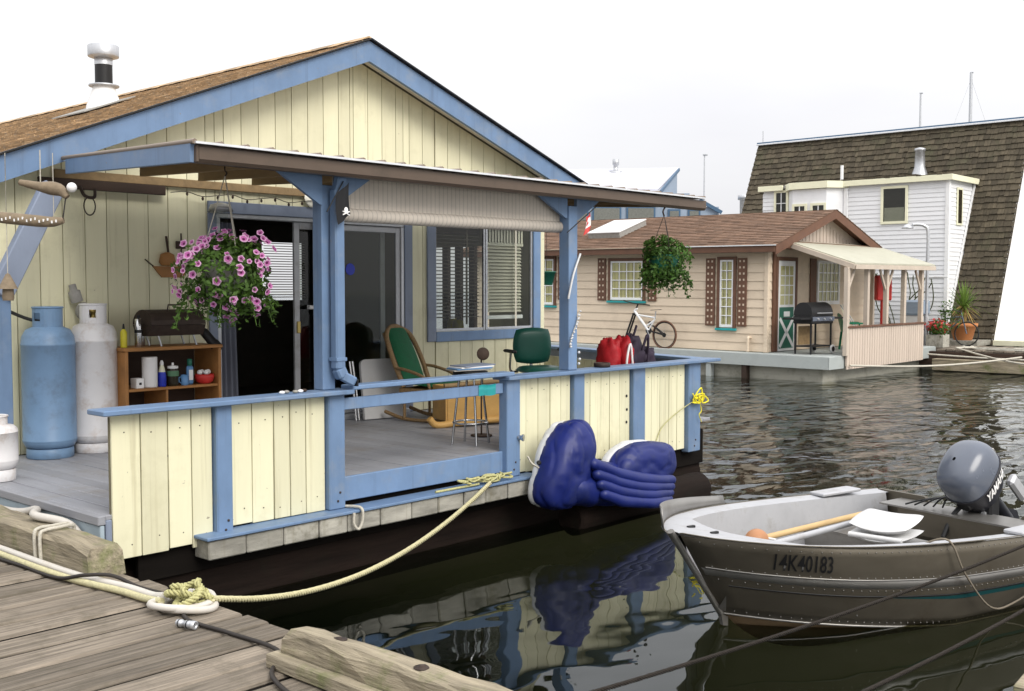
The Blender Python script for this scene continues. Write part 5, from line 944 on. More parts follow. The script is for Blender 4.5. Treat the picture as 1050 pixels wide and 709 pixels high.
# hanging ornaments at the left edge
g = root('hanging_driftwood', (3.50, 7.5, 2.7), 'piece of driftwood with a white ball hanging under the left eave', 'ornament'); MB().tube(bez([(3.36, 7.60, 2.80), (3.46, 7.50, 2.77), (3.55, 7.42, 2.75), (3.585, 7.37, 2.70)], 5), [.02, .022, .026, .028, .03, .034, .04, .045, .048, .046, .044, .04, .034, .03, .025, .02], 8).build('driftwood', 'driftwood', g); MB().ball((3.605, 7.345, 2.765), .034, 12, 9).build('white_ball', 'paper', g); MB().tube([(3.58, 7.37, 2.74), (3.56, 7.39, 2.55)], .005, 5).build('cord', 'cable', g); MB().tube([(3.46, 7.5, 2.78), (3.46, 7.5, 3.02)], .004, 5).build('cord', 'rope_grey', g)
g = root('hanging_sign', (3.44, 7.52, 2.53), 'carved driftwood sign with white marks hanging at the left edge', 'sign'); MB().tube(bez([(3.24, 7.74, 2.565), (3.38, 7.59, 2.545), (3.50, 7.46, 2.53), (3.565, 7.39, 2.54)], 4), [.035, .038, .04, .04, .04, .04, .04, .038, .036, .034, .03, .026, .02], 8, flat=1.0).build('driftwood', 'driftwood', g)
for k in range(14): t_ = k/13; MB().obox((3.285+.25*t_-.022, 7.69-.27*t_-.026, 2.552-.018*t_+.008*(k % 3-1)), (V((.68, -.73, 0)), V((.73, .68, 0)), V((0,0,1))), (.004, .006, .009)).build('carved_mark', 'paper', g)
for xx, y2 in ((3.30, 7.68), (3.52, 7.44)): MB().tube([(xx, y2, 2.57), (xx, y2, 3.0)], .003, 4).build('cord', 'rope_grey', g)
g = root('bird_house', (3.30, 7.68, 2.0), 'small brown bird house hanging on the blue post at the left edge', 'bird house'); MB().lathe([(.035, -.07), (.04, -.05), (.035, .03)], (3.30, 7.68, 2.06), n=10).build('body', 'driftwood', g); MB().lathe([(.065, -.03), (.06, -.02), (.015, .07), (0, .08)], (3.30, 7.68, 2.10), n=12).build('roof', 'driftwood', g); MB().tube([(3.30, 7.68, 2.17), (3.30, 7.68, 2.98)], .003, 4).build('cord', 'rope_grey', g)

# petunia basket
BC = V((4.40, 6.70, 2.20)); B = root('petunia_basket', BC, 'hanging basket overflowing with pink petunias in front of the door', 'hanging basket')
MB().lathe([(.10, -.20), (.13, -.19), (.18, .06), (.19, .07), (.17, .07), (.12, -.17)], BC, n=20).build('pot', 'stone_grey', B)
def bshape(d): return .90 + .42*noise.noise(V((d.x*1.5+3.1, d.y*1.5+1.7, d.z*1.5+.4))) + (.10 if d.z < -.3 and d.x*.67-d.y*.74 > .2 else 0)
mb = MB(); foliage(mb, 4200, BC + V((0, 0, -.01)), (.35, .35, .33), .042, 12, .30, .14, bshape); mb.build('foliage', 'leaf', B, kind='stuff')
r = random.Random(19)
for k in range(22):
    a = r.random()*6.28; L_ = r.uniform(.08, .24); p = BC + V((.26*math.cos(a), .26*math.sin(a), -.16)); pts = [p + V((.09*math.cos(a)*j/5, .09*math.sin(a)*j/5, -L_*(j/5)**1.4)) for j in range(6)]; mb = MB(); mb.tube(pts, .003, 4)
    for q_ in pts:
        for _ in range(2): mb.add([q_ + V((r.uniform(-.03, .03), r.uniform(-.03, .03), r.uniform(-.02, .02))) for _ in range(4)], [(0,1,2,3)], True)
    mb.build('trailing_stem', 'leaf', B)
for k in range(3): a = 2.1*k+.4; MB().tube([BC + V((.17*math.cos(a), .17*math.sin(a), .07)), BC + V((0, 0, .66))], .004, 5).build('hanger_cord', 'rope_grey', B)
MB().tube(bez([BC + V((0, 0, .655)), BC + V((.015, 0, .68)), BC + V((0, 0, .70)), BC + V((0, 0, .74))], 4), .006, 6).build('hook', 'iron', B)
def flower_mesh():
    vs = [(0, 0, -.012)]; fs = []; mi = []; N_ = 15
    rings = [(.012, -.004), (.026, .006), (.036, .004)]
    for r_, z_ in rings:
        for i in range(N_): a = 2*math.pi*i/N_; lob = 1 + (.10*math.cos(5*a) if r_ > .03 else 0); vs.append((r_*lob*math.cos(a), r_*lob*math.sin(a), z_ + (.004*math.cos(5*a) if r_ > .02 else 0)))
    for i in range(N_): fs.append((0, 1+i, 1+(i+1) % N_)); mi.append(0)
    for q in range(2):
        for i in range(N_): a, b = 1+q*N_+i, 1+q*N_+(i+1) % N_; fs.append((a, a+N_, b+N_, b)); mi.append(1+q)
    me = bpy.data.meshes.new('flower'); me.from_pydata(vs, [], fs)
    for m_ in ('petal_eye', 'petal', 'petal_edge'): me.materials.append(M[m_])
    me.polygons.foreach_set('material_index', mi); me.polygons.foreach_set('use_smooth', [True]*len(fs)); return me
FM = flower_mesh(); r = random.Random(33); n_f = 0
while n_f < 185:
    d = V((r.gauss(0, 1), r.gauss(0, 1), r.gauss(0, .85)+.1)).normalized()
    clump = math.sin(d.x*4.3+1)+math.sin(d.y*5.1+d.z*2)+math.sin(d.z*4.7-.6)
    if clump < -.3 and r.random() < .75: continue
    q_ = bshape(d)*r.uniform(.90, 1.08); p = BC + V((d.x*.36*q_, d.y*.36*q_, d.z*.34*q_-.01))
    o = link('flower', FM, p, B); nd = (d + V((r.gauss(0, .25)-.35, r.gauss(0, .25)-.35, r.gauss(0, .25)+.1))).normalized(); o.rotation_euler = nd.to_track_quat('Z', 'Y').to_euler(); s_ = r.uniform(.50, .86); o.scale = (s_, s_, s_); n_f += 1
# green trailing basket at the right end of the porch roof
GC = V((8.80, 6.02, 2.33)); B2 = root('trailing_plant_basket', GC, 'bushy dark green trailing plant in a basket hanging at the porch roof right end', 'hanging basket')
MB().lathe([(.09, -.12), (.12, -.11), (.15, .06), (.14, .06), (.1, -.1)], GC, n=18).build('pot', 'green_door', B2)
mb = MB(); foliage(mb, 2900, GC + V((0, 0, .02)), (.27, .27, .25), .040, 41, .3, .12); mb.build('foliage', 'leaf_dark', B2, kind='stuff')
r = random.Random(9)
for k in range(16):
    a = r.random()*6.28; L_ = r.uniform(.10, .26); p = GC + V((.2*math.cos(a), .2*math.sin(a), -.10)); pts = [p + V((.07*math.cos(a)*j/5, .07*math.sin(a)*j/5, -L_*(j/5)**1.3)) for j in range(6)]; mb = MB(); mb.tube(pts, .003, 4)
    for q_ in pts: mb.add([q_ + V((r.uniform(-.03, .03), r.uniform(-.03, .03), r.uniform(-.02, .02))) for _ in range(4)], [(0,1,2,3)], True); mb.add([q_ + V((r.uniform(-.03, .03), r.uniform(-.03, .03), r.uniform(-.02, .02))) for _ in range(4)], [(0,1,2,3)], True)
    mb.build('trailing_stem', 'leaf_dark', B2)
for k in range(3): a = 2.1*k; MB().tube([GC + V((.14*math.cos(a), .14*math.sin(a), .06)), GC + V((0, 0, .44))], .003, 5).build('hanger_wire', 'cable', B2)
MB().tube(bez([GC + V((0, 0, .43)), GC + V((-.02, 0, .47)), GC + V((0, 0, .50)), GC + V((.015, 0, .515))], 4), .008, 6).build('hook', 'iron', B2)
g = root('hanging_pot', (10.72, 9.13, 2.2), 'small dark green pot hanging at the right corner of the yellow house', 'pot'); MB().lathe([(.07, -.09), (.08, -.085), (.12, .07), (.125, .07), (.125, .085), (.11, .085), (.075, -.07)], (10.72, 9.13, 2.2), n=18).build('pot', 'green_door', g); MB().tube([(10.72, 9.13, 2.2), (10.72, 9.13, 2.95)], .003, 5).build('wire', 'cable', g); MB().bar((10.5, 9.13, 2.95), (10.75, 9.13, 2.95), .02, .02).build('arm', 'iron', g)

# flags and rope on the posts
g = root('pirate_flag', (4.9, 6.1, 2.65), 'small black flag with a white skull on the downspout post', 'flag')
MB().tube([(4.78, 6.05, 2.60), (4.95, 6.08, 2.82)], .005, 6).build('flag_stick', 'black', g)
MB().grid(lambda a, b: (4.865+.115*a+.02*b, 6.06+.012*math.sin(a*6+b*3), 2.715+.10*a*(1-b*.2)-.20*b), 8, 8).build('flag_cloth', 'flag_black', g)
MB().ball((4.945, 6.046, 2.62), .018, 10, 8, (1, .3, 1.1)).build('skull', 'paper', g); MB().tube([(4.915, 6.045, 2.585), (4.975, 6.045, 2.61)], .005, 5).build('bone', 'paper', g); MB().tube([(4.915, 6.045, 2.61), (4.975, 6.045, 2.585)], .005, 5).build('bone', 'paper', g)
g = root('canada_flag', (7.66, 6.1, 2.66), 'small red and white maple leaf flag on a stick at the right porch post', 'flag')
MB().tube([(7.49, 6.14, 2.56), (7.80, 6.06, 2.80)], .005, 6).build('flag_stick', 'black', g)
def fl(a, b): return (7.69+.075*a-.03*b, 6.09-.012*math.sin(a*5+b*4), 2.70+.055*a-.17*b)
for b0, b1, m_ in ((0, .27, 'red'), (.27, .73, 'paper'), (.73, 1, 'red')): MB().grid(lambda a, b: fl(a, b0+(b1-b0)*b), 6, 3).build('flag_band', m_, g)
mb = MB(); c_ = fl(.5, .5); pts = []
for i in range(22): a = 2*math.pi*i/22; rr_ = .024 if i % 2 == 0 else .013; p = fl(.5+math.cos(a)*rr_/.08, .5+math.sin(a)*rr_/.17); pts.append((p[0], p[1]-.004, p[2]))
mb.add([(c_[0], c_[1]-.004, c_[2])] + pts, [(0, 1+i, 1+(i+1) % 22) for i in range(22)]); mb.build('maple_leaf', 'red', g)
pts = [(7.60+.075*math.cos(.5+i*.35), 6.24-.09*abs(math.sin(.5+i*.35)) , 2.35-.0185*i) for i in range(46)]
pts = bez([(7.70, 6.16, 2.38), (7.60, 6.155, 2.20), (7.545, 6.16, 2.02), (7.54, 6.165, 1.98)], 8); tag(MB().tube(pts, .010, 7).build('white_cord', 'plastic_white'), 'white cord tied diagonally round the upper right porch post', 'rope', 'white cords on the right porch post')
g = root('shell_string', (7.62, 6.16, 1.6), 'string of small white shells twisted round the lower right porch post', 'shell string', None); pts = bez([(7.69, 6.165, 1.86), (7.64, 6.155, 1.76), (7.57, 6.16, 1.62), (7.56, 6.165, 1.55)], 6) ; MB().tube(pts, .005, 6).build('cord', 'rope_grey', g)
r = random.Random(2)
for p in pts[::1]:
    MB().ball(p + V((r.uniform(-.012, .012), -.008, r.uniform(-.01, .01))), .012, 7, 5, (1, .8, .7)).build('shell', 'plastic_white', g)
for q_ in ((7.69, 6.165, 1.50), (7.70, 6.165, 1.44), (7.69, 6.165, 1.40)): MB().ball(q_, .013, 7, 5).build('shell', 'plastic_white', g)

# furniture
g = root('folded_table', (0, 0, 0), 'white folding table leaning against the glass door', 'table')
mb = MB(); rr_ = .06; pl = [(.26-rr_+rr_*math.cos(a), .31-rr_+rr_*math.sin(a)) for a in [math.pi/2*i/5 for i in range(6)]]; pl = pl + [(-x_, z_) for x_, z_ in pl[::-1]]; pl = pl + [(-x_, -z_) for x_, z_ in pl[:6]][:0] + [(-.26, -.31), (.26, -.31)]
mb.prism([(x_, 0, z_+.32) for x_, z_ in pl], (0, .035, 0)); mb.build('table_top', 'plastic_white', g)
for s in (-.30, -.335): MB().tube(bez([(s, .05, .01), (s, .06, .3), (s-.02, .06, .62)], 4), .012, 7).build('folded_leg', 'chrome', g)
g.location = (7.60, 8.66, DKZ); g.rotation_euler = (math.radians(-8), 0, math.radians(-8))
g = root('rocking_lounger', (0, 0, 0), 'wicker lounge chair with a tall green cushion by the house wall', 'chair')
sd_ = V((0, 0, 0))
hoop = [(-.27*math.cos(a)*1.0, -.05-.34*max(0, math.sin(a))*0-.0, 0) for a in (0, 1)]
def bk_pt(a, b): # reclined backrest sheet, a across, b up
    return (-.32-.34*b, (a-.5)*.50*(1-.25*max(0, b-.6)**1.0), .42+.62*b)
arc = [(-.28, -.27, .40), (-.45, -.285, .72), (-.60, -.24, .98), (-.67, -.1, 1.07), (-.68, 0, 1.09), (-.67, .1, 1.07), (-.60, .24, .98), (-.45, .285, .72), (-.28, .27, .40)]
MB().tube(bez(arc, 4), .032, 8).build('back_hoop', 'wicker', g)
MB().grid(lambda a, b: V(bk_pt(a, b)) + V((-.03, 0, -.02)), 4, 4).build('back_web', 'wicker', g)
mb = MB()
def cush(a, b):
    s = math.sin(math.pi*min(max(a, 0), 1))**.5 * math.sin(math.pi*min(max(b*.96+.02, 0), 1))**.4; p = V(bk_pt(.08+.84*a, b*1.02)); return p + V((.86, 0, .5)).normalized()*(.02+.075*s)
mb.grid(cush, 12, 14); mb.grid(lambda a, b: cush(1-a, b) - V((.86, 0, .5)).normalized()*.08, 2, 2); mb.build('back_cushion', 'green_cushion', g)
MB().grid(lambda a, b: (-.34+1.0*a, -.25+.5*b, .44-.05*a+.06*math.sin(math.pi*a)**.5*math.sin(math.pi*b)**.5), 10, 8).build('seat_cushion', 'green_cushion', g)
MB().box(-.36, .70, -.28, .28, .33, .385, .01).build('seat_frame', 'wicker', g)
for s in (-1, 1):
    MB().tube(bez([(-.40, s*.30, .62), (-.2, s*.31, .60), (.1, s*.31, .52), (.2, s*.31, .38)], 4), .019, 7).build('armrest', 'wicker', g); MB().tube(bez([(-.62, s*.25, .10), (-.3, s*.25, .03), (.1, s*.25, .02), (.5, s*.25, .05), (.75, s*.25, .14)], 4), .022, 7).build('rocker', 'wicker', g)
    for x_ in (-.28, .40): MB().tube([(x_, s*.26, .04), (x_, s*.26, .35)], .02, 7).build('leg', 'wicker', g)
g.location = (7.86, 8.22, DKZ); g.rotation_euler.z = math.radians(-76); g.scale = (.72, .92, .88)
g = root('wooden_chest', (0, 0, 0), 'plain yellow wooden chest on the deck behind the railing gap', 'chest')
bx('front_board', -.30, .30, -.16, -.14, .06, .40, 'chest_wood', g); bx('back_board', -.30, .30, .14, .16, .06, .40, 'chest_wood', g); bx('end_board', -.32, -.302, -.16, .16, .06, .40, 'chest_wood', g); bx('end_board', .302, .32, -.16, .16, .06, .40, 'chest_wood', g); bx('bottom_board', -.30, .30, -.138, .138, .06, .08, 'chest_wood', g)
MB().tube(bez([(-.50, -.17, .10), (-.42, -.17, .03), (-.2, -.17, .04), (.1, -.17, .05), (.36, -.17, .05)], 4), .035, 7).build('base_rail', 'chest_wood', g); MB().tube([(-.34, -.17, .41), (.38, -.17, .44)], .022, 7).build('top_bar', 'tan_wood', g)
g.location = (7.86, 7.72, DKZ); g.rotation_euler.z = math.radians(-20)
g = root('carry_basket', (0, 0, 0), 'round brown basket beside the yellow wooden chest', 'basket'); MB().lathe([(.12, 0), (.15, .02), (.17, .22), (.155, .22), (.13, .03)], n=18).build('basket_body', 'wicker', g); MB().tube(bez([(-.16, 0, .2), (-.12, 0, .34), (0, 0, .40), (.12, 0, .34), (.16, 0, .2)], 4), .012, 6).build('handle', 'wicker', g); g.location = (8.45, 7.75, DKZ)
g = root('bar_stool', (0, 0, 0), 'chrome bar stool with a foot ring standing behind the railing', 'stool')
for k in range(4): a = math.pi/4+math.pi/2*k; MB().tube([(.17*math.cos(a), .17*math.sin(a), 0), (.10*math.cos(a), .10*math.sin(a), .60)], .011, 8).build('leg', 'chrome', g)
MB().tube([(.15*math.cos(a), .15*math.sin(a), .19) for a in [2*math.pi*i/28 for i in range(28)]], .010, 7, closed=True).build('foot_ring', 'chrome', g); MB().lathe([(.12, .60), (.15, .605), (.155, .62), (.15, .64), (.0, .645)], n=24).build('seat', 'black', g); g.location = (6.87, 6.72, DKZ); g.scale = (1, 1, 1.0); g.rotation_euler.z = .3
tag(MB().grid(lambda a, b: (6.42+.2*a, 6.185+.05*abs(2*b-1)**0*(1 if b > .5 else 0)-.004*math.sin(a*9), 1.287-.09*abs(2*b-1)+.004*math.sin(a*7)), 8, 4).build('teal_cloth', 'teal'), 'teal cloth hung over the middle rail of the gap', 'cloth')
g = root('newspapers', (6.87, 6.72, DKZ+.646), 'folded blue and grey newspapers on the bar stool seat', 'newspaper')
for k in range(4): MB().obox((6.84+.02*k, 6.72, DKZ+.654+.012*k), (V((.9, -.4+.1*k, .02)).normalized(), V((.4-.1*k, .9, 0)).normalized(), V((0, 0, 1))), (.17, .11, .005), .002).build('paper_fold', ('stone_grey', 'blue_plastic', 'paper', 'blue_grey')[k], g)
g = root('round_mirror', (7.30, 7.0, DKZ+.66), 'brown round disc on a thin stand behind the top rail', 'disc'); MB().lathe([(.055, 0), (.06, .006), (.055, .012), (0, .014)], (7.30, 6.98, DKZ+.76), (-.5, -.8, .1), 20).build('disc', 'dark_wood', g); MB().tube([(7.30, 7.0, DKZ), (7.30, 7.0, DKZ+.75)], .008, 6).build('stand', 'dark_wood', g); MB().lathe([(.10, 0), (.10, .012)], (7.30, 7.0, DKZ+.001), n=14).build('foot', 'dark_wood', g)
g = root('office_chair', (0, 0, 0), 'dark green vinyl armchair on a swivel base by the window', 'chair')
def pad(w_, h_, t_):
    def fn(a, b):
        u, v = 2*a-1, 2*b-1; k = (1-abs(u)**5)**.5*(1-abs(v)**5)**.5; return (u*w_*math.sqrt(1-.30*v*v), 0, v*h_*math.sqrt(1-.22*u*u), k*t_)
    return fn
f_ = pad(.215, .19, .045)
mb = MB(); mb.grid(lambda a, b: (f_(a, b)[0], -f_(a, b)[3]+.05*f_(a, b)[0]**2*6, .66+f_(a, b)[2]), 12, 12); mb.grid(lambda a, b: (f_(1-a, b)[0], f_(a, b)[3]*.6+.05*f_(a, b)[0]**2*6, .66+f_(a, b)[2]), 12, 12); mb.build('backrest', 'green_vinyl', g)
f2 = pad(.25, .23, .045); mb = MB(); mb.grid(lambda a, b: (f2(a, b)[0], -.25+f2(a, b)[2], .42+f2(a, b)[3]), 10, 10); mb.grid(lambda a, b: (f2(1-a, b)[0], -.25+f2(a, b)[2], .42-f2(a, b)[3]*.6), 10, 10); mb.build('seat', 'green_vinyl', g)
for s in (-1, 1): MB().tube(bez([(s*.20, -.1, .40), (s*.29, -.12, .42), (s*.30, -.16, .60)], 4), .012, 7).build('arm_support', 'chrome', g); MB().obox((s*.30, -.14, .615), ((1,0,0),(0,1,0),(0,0,1)), (.03, .14, .016), .012).build('armrest', 'black', g)
MB().tube([(0, .04, .40), (0, .05, .60)], .018, 7).build('back_bar', 'chrome', g); MB().tube([(0, -.22, .08), (0, -.22, .40)], .025, 8).build('column', 'chrome', g)
for k in range(5): a = 2*math.pi*k/5; MB().bar((0, -.22, .09), (.26*math.cos(a), -.22+.26*math.sin(a), .045), .03, .025, .004).build('base_leg', 'chrome', g); MB().lathe([(.022, -.012), (.025, 0), (.022, .012)], (.26*math.cos(a), -.22+.26*math.sin(a), .025), (math.sin(a), -math.cos(a), 0), 10).build('caster', 'black', g)
g.location = (8.68, 7.58, DKZ+.10); g.rotation_euler.z = math.radians(-28)
bx('deck_box', 8.42, 9.0, 7.05, 7.85, DKZ, DKZ+.098, 'dark_wood', None); tag(bpy.data.objects['deck_box'], 'low dark platform under the green swivel chair', 'platform')
g = root('bench', (9.0, 6.66, DKZ), 'plain wooden bench behind the right railing carrying the bags', 'bench'); bx('seat', 8.45, 9.6, 6.42, 6.85, 1.13, 1.17, 'tan_wood', g)
for x_ in (8.5, 9.5):
    for y_ in (6.45, 6.78): bx('leg', x_, x_+.05, y_, y_+.05, DKZ, 1.129, 'tan_wood', g)
def soft(name, c, h, m, par, seed, n=16, k=3.0):
    r = random.Random(seed); ph = [r.uniform(0, 6.28) for _ in range(8)]
    def fn(a, b):
        th = math.pi*b; p_ = 2*math.pi*a; d = V((math.sin(th)*math.cos(p_), math.sin(th)*math.sin(p_), math.cos(th)))
        q_ = (abs(d.x)**k+abs(d.y)**k+abs(d.z)**k)**(-1/k); w_ = 1+.10*math.sin(5*p_+ph[0])*math.sin(4*th+ph[1])+.07*math.sin(9*th+ph[2]+3*p_)+.05*math.sin(13*p_+ph[3])*math.sin(7*th)
        return V(c) + V((d.x*h[0], d.y*h[1], d.z*h[2]))*q_*w_
    return MB().grid(fn, n*2, n).build(name, m, par)
g = root('red_bag', (8.78, 6.6, 1.17), 'crumpled red duffel bag showing above the right railing', 'bag'); soft('left_lobe', (8.74, 6.62, 1.37), (.085, .12, .20), 'red_cloth', g, 1); soft('right_lobe', (8.90, 6.58, 1.37), (.07, .12, .21), 'red_cloth', g, 2); MB().tube(bez([(8.80, 6.45, 1.22), (8.79, 6.44, 1.38), (8.86, 6.45, 1.52), (8.90, 6.45, 1.30)], 5), .012, 6).build('piping', 'paper', g)
g = root('dark_backpack', (9.12, 6.62, 1.17), 'dark purple backpack slumped next to the red bag', 'backpack'); soft('main_pouch', (9.12, 6.64, 1.37), (.15, .12, .215), 'dark_cloth', g, 5, k=2.4); soft('side_pouch', (9.32, 6.60, 1.33), (.10, .09, .13), 'dark_cloth', g, 6); MB().tube(bez([(9.16, 6.52, 1.45), (9.22, 6.50, 1.60), (9.26, 6.52, 1.42), (9.24, 6.51, 1.25)], 5), .014, 6).build('strap', 'dark_cloth', g); MB().bar((8.98, 6.5, 1.60), (9.03, 6.5, 1.70), .015, .02).build('strap_end', 'dark_cloth', g)
tag(MB().lathe([(.07, 0), (.078, .004), (.078, .035), (.074, .04), (.066, .038), (.064, .012), (0, .010)], (8.10, 6.22, 1.345), n=24).build('ashtray', 'iron'), 'round black ashtray on the right top rail', 'ashtray')
g = root('pebbles', (4.62, 6.2, 1.353), 'little heap of shells and pebbles on the left top rail', 'shells')
for k in range(5): MB().ball((4.50+.05*k, 6.20+.02*math.sin(k*2), 1.364), .018, 8, 6, (1.3, 1, .65)).build('pebble', ('paper', 'stone_grey', 'sill_wood', 'paper', 'dark_wood')[k], g)
# yellow line on the corner post
g = root('yellow_line', (9.62, 6.12, .95), 'tangled bright yellow line tied to the corner rail post', 'rope'); r = random.Random(8)
pts = [V((9.58+r.gauss(0, .05), 6.10+r.gauss(0, .02), .95+r.gauss(0, .035))) for _ in range(26)]
for p in pts: p.y = min(p.y, 6.145)
MB().tube(bez(pts, 5), .007, 6).build('tangle', 'rope_bright', g); MB().tube(bez([(9.52, 6.13, .93), (9.3, 6.19, .82), (9.05, 6.195, .70), (8.93, 6.195, .55)], 6), .005, 5).build('loose_end', 'rope_yellow', g); MB().tube(bez([(9.62, 6.13, .92), (9.64, 6.12, .82), (9.60, 6.12, .78), (9.66, 6.13, .70)], 6), .005, 5).build('loose_end', 'rope_bright', g)

# inflatable raft folded against the railing
RB = root('inflatable_raft', (7.6, 5.8, .2), 'half-folded dark blue inflatable raft leaning against the yellow railing panels', 'raft')
def puffy(path, rad, seams, seed, n=20):
    pts = bez(path, 12); m_ = len(pts); k = len(rad)-1; out = []
    for i in range(m_):
        t = i/(m_-1)*k; j = min(int(t), k-1); f = t-j; f = f*f*(3-2*f); r_ = rad[j]*(1-f)+rad[j+1]*f
        out.append(r_*(1-.05*max(0, math.cos(2*math.pi*i/(m_-1)*seams))**8))
    return pts, out
def lobe(name, path, rad, seams, m_, par=RB):
    pts, out = puffy(path, rad, seams, 1); d0 = (pts[0]-pts[1]).normalized(); d1 = (pts[-1]-pts[-2]).normalized()
    pp = [pts[0]+d0*out[0]*math.sin(a) for a in (1.5, 1.1, .6)] + pts + [pts[-1]+d1*out[-1]*math.sin(a) for a in (.6, 1.1, 1.5)]; rr_ = [out[0]*math.cos(a) for a in (1.5, 1.1, .6)] + out + [out[-1]*math.cos(a) for a in (.6, 1.1, 1.5)]
    mb = MB().tube(pp, rr_, 24); out2 = []
    for p in mb.v:         # slack skin: broad dents and short creases
        q_ = V(p); n1 = noise.noise(q_*5.5); n2 = noise.noise(V((q_.x*16, q_.y*16, q_.z*5)))
        k_ = min(1, max(rad)/.12); out2.append(tuple(q_ + V((n1*.7, n1, n1*.8))*.022*k_ + V((n2, n2, n2*.4))*.006*k_))
    mb.v = out2
    return mb.build(name, m_, par)
def slump(name, c, h, m_, lean, top, seed, crease=.016):
    # a slack air chamber: pulled to a blunt peak, dented and creased
    def fn(a, b):
        th = math.pi*b; p_ = 2*math.pi*a; d = V((math.sin(th)*math.cos(p_), math.sin(th)*math.sin(p_), math.cos(th)))
        k_ = 2.7; q_ = (abs(d.x)**k_+abs(d.y)**k_+abs(d.z)**k_)**(-1/k_); p = V((d.x*h[0], d.y*h[1], d.z*h[2]))*q_
        t = (p.z/h[2]+1)/2; p.x = p.x*(1-top*t) + lean*t; w_ = V(c)+p
        n1 = noise.noise(w_*4.2+V((seed, 0, 0))); n2 = abs(noise.noise(V((w_.x*6+seed, w_.y*6, w_.z*2.2)))); n3 = abs(noise.noise(V((w_.x*2.4, w_.y*5+seed, w_.z*7))))
        return w_ + d*(n1*.022 - crease*(1-min(1, n2*6))**2 - crease*.6*(1-min(1, n3*7))**2)
    return MB().grid(fn, 72, 44).build(name, m_, RB)
slump('left_chamber', (7.01, 5.84, .60), (.33, .20, .37), 'navy_vinyl', .20, .38, 1.3)
slump('right_chamber', (8.16, 5.83, .47), (.50, .17, .20), 'navy_vinyl', .06, .16, 4.7)
lobe('back_wall', [(7.30, 5.86, .48), (7.55, 5.87, .44), (7.80, 5.87, .40)], [.13, .14, .13], 3, 'navy_vinyl'); lobe('base_tube', [(7.10, 5.80, .40), (7.45, 5.78, .35), (7.95, 5.77, .29), (8.35, 5.78, .28)], [.16, .15, .13, .11], 5, 'navy_vinyl')
for k in range(4): lobe('floor_rib', [(7.26+.03*k, 5.66-.015*k, .60-.088*k), (7.62, 5.63-.015*k, .47-.075*k), (8.05, 5.62-.015*k, .37-.065*k), (8.42-.03*k, 5.66-.01*k, .32-.055*k)], [.050, .052, .052, .046], 1, 'navy_vinyl')
slump('white_underside', (6.985, 5.945, .60), (.285, .10, .355), 'plastic_white', .20, .38, 1.3); slump('white_underside', (8.12, 5.94, .475), (.46, .10, .20), 'plastic_white', .06, .16, 4.7); MB().tube(bez([(6.72, 5.80, .62), (6.66, 5.82, .66), (6.70, 5.90, .70)], 4), .008, 6).build('grab_line', 'rope_grey', RB)
#, (6.93, 5.92, .56), (6.98, 5.92, .72), (7.15, 5.92, .82), (7.28, 5.92, .72)], [.12, .145, .135, .115, .07], 7, 'plastic_white'); lobe('white_underside', [(7.62, 5.90, .46), (7.85, 5.89, .53), (8.14, 5.88, .55), (8.40, 5.88, .46)], [.08, .12, .135, .13], 5, 'plastic_white')
MB().lathe([(.02, 0), (.02, .02), (.012, .03)], (6.72, 5.80, .66), (-.7, -.7, .2), 10).build('valve', 'black', RB)

# ================================================================== ROPES AND BITS ON THE DOCK
def laid_rope(path, rad, pitch, m_, par=None, name='mooring_line', n=6):     # three strands laid together
    pts = bez(path, 40); out = []; acc = 0
    tot = sum((pts[i+1]-pts[i]).length for i in range(len(pts)-1)); N_ = int(tot/pitch*7); res = []; i = 0; done = 0.0
    for k in range(N_+1):
        target = tot*k/N_
        while i < len(pts)-2 and done+(pts[i+1]-pts[i]).length < target: done += (pts[i+1]-pts[i]).length; i += 1
        seg = (pts[i+1]-pts[i]); f = (target-done)/max(seg.length, 1e-6); res.append((pts[i]+seg*f, seg.normalized(), target))
    mb = MB()
    for s in range(3):
        P_ = []
        for c, t, dist in res:
            u = (V((0, 0, 1)) - t*t.z); u = u.normalized() if u.length > .05 else V((1, 0, 0)); v = t.cross(u); a = 2*math.pi*(dist/pitch + s/3); P_.append(c + (u*math.cos(a)+v*math.sin(a))*rad*.62)
        mb.tube(P_, rad*.50, n)
    return mb.build(name, m_, par)
A, Bp = V((3.07, 4.84, .50)), V((6.38, 6.02, .515)); path = [A.lerp(Bp, i/10) - V((0, 0, .24*4*(i/10)*(1-i/10)*(1-.25*(i/10-.5)))) for i in range(11)]
ML_ = root('mooring_line', A, 'cream twisted mooring rope sagging from the dock to the blue ledge', 'rope'); laid_rope(path, .0165, .075, 'rope_cream', ML_, 'laid_rope')
r = random.Random(6); mb = MB()
for k in range(13):
    c = V((6.15+.032*k, 6.08, .515)); pts = [c + V((r.uniform(-.10, .16), r.uniform(-.03, .05), r.uniform(0, .05))) for _ in range(5)]; mb.tube(bez(pts, 5), .009, 6)
mb.build('rope_end_bundle', 'rope_yellow', ML_); MB().tube(bez([(6.3, 6.07, .51), (6.05, 6.09, .505), (5.85, 6.10, .503)], 5), .010, 6).build('loose_end', 'rope_yellow', ML_)
g = root('tied_loop', (5.05, 6.1, .5), 'small grey rope loop hanging over the blue ledge by the gate post', 'rope'); MB().tube(bez([(5.02, 6.19, .505), (5.05, 6.10, .51), (5.06, 6.035, .50), (5.06, 6.03, .42), (5.03, 6.035, .36), (4.99, 6.04, .40), (4.99, 6.038, .48)], 6), .011, 6).build('loop', 'rope_grey', g)
KN = root('hose_and_rope_knot', (3.0, 4.93, DZ), 'white hose loop around a knot of yellow rope at the dock edge', 'rope knot')
KC = V((2.985, 4.93, .475))
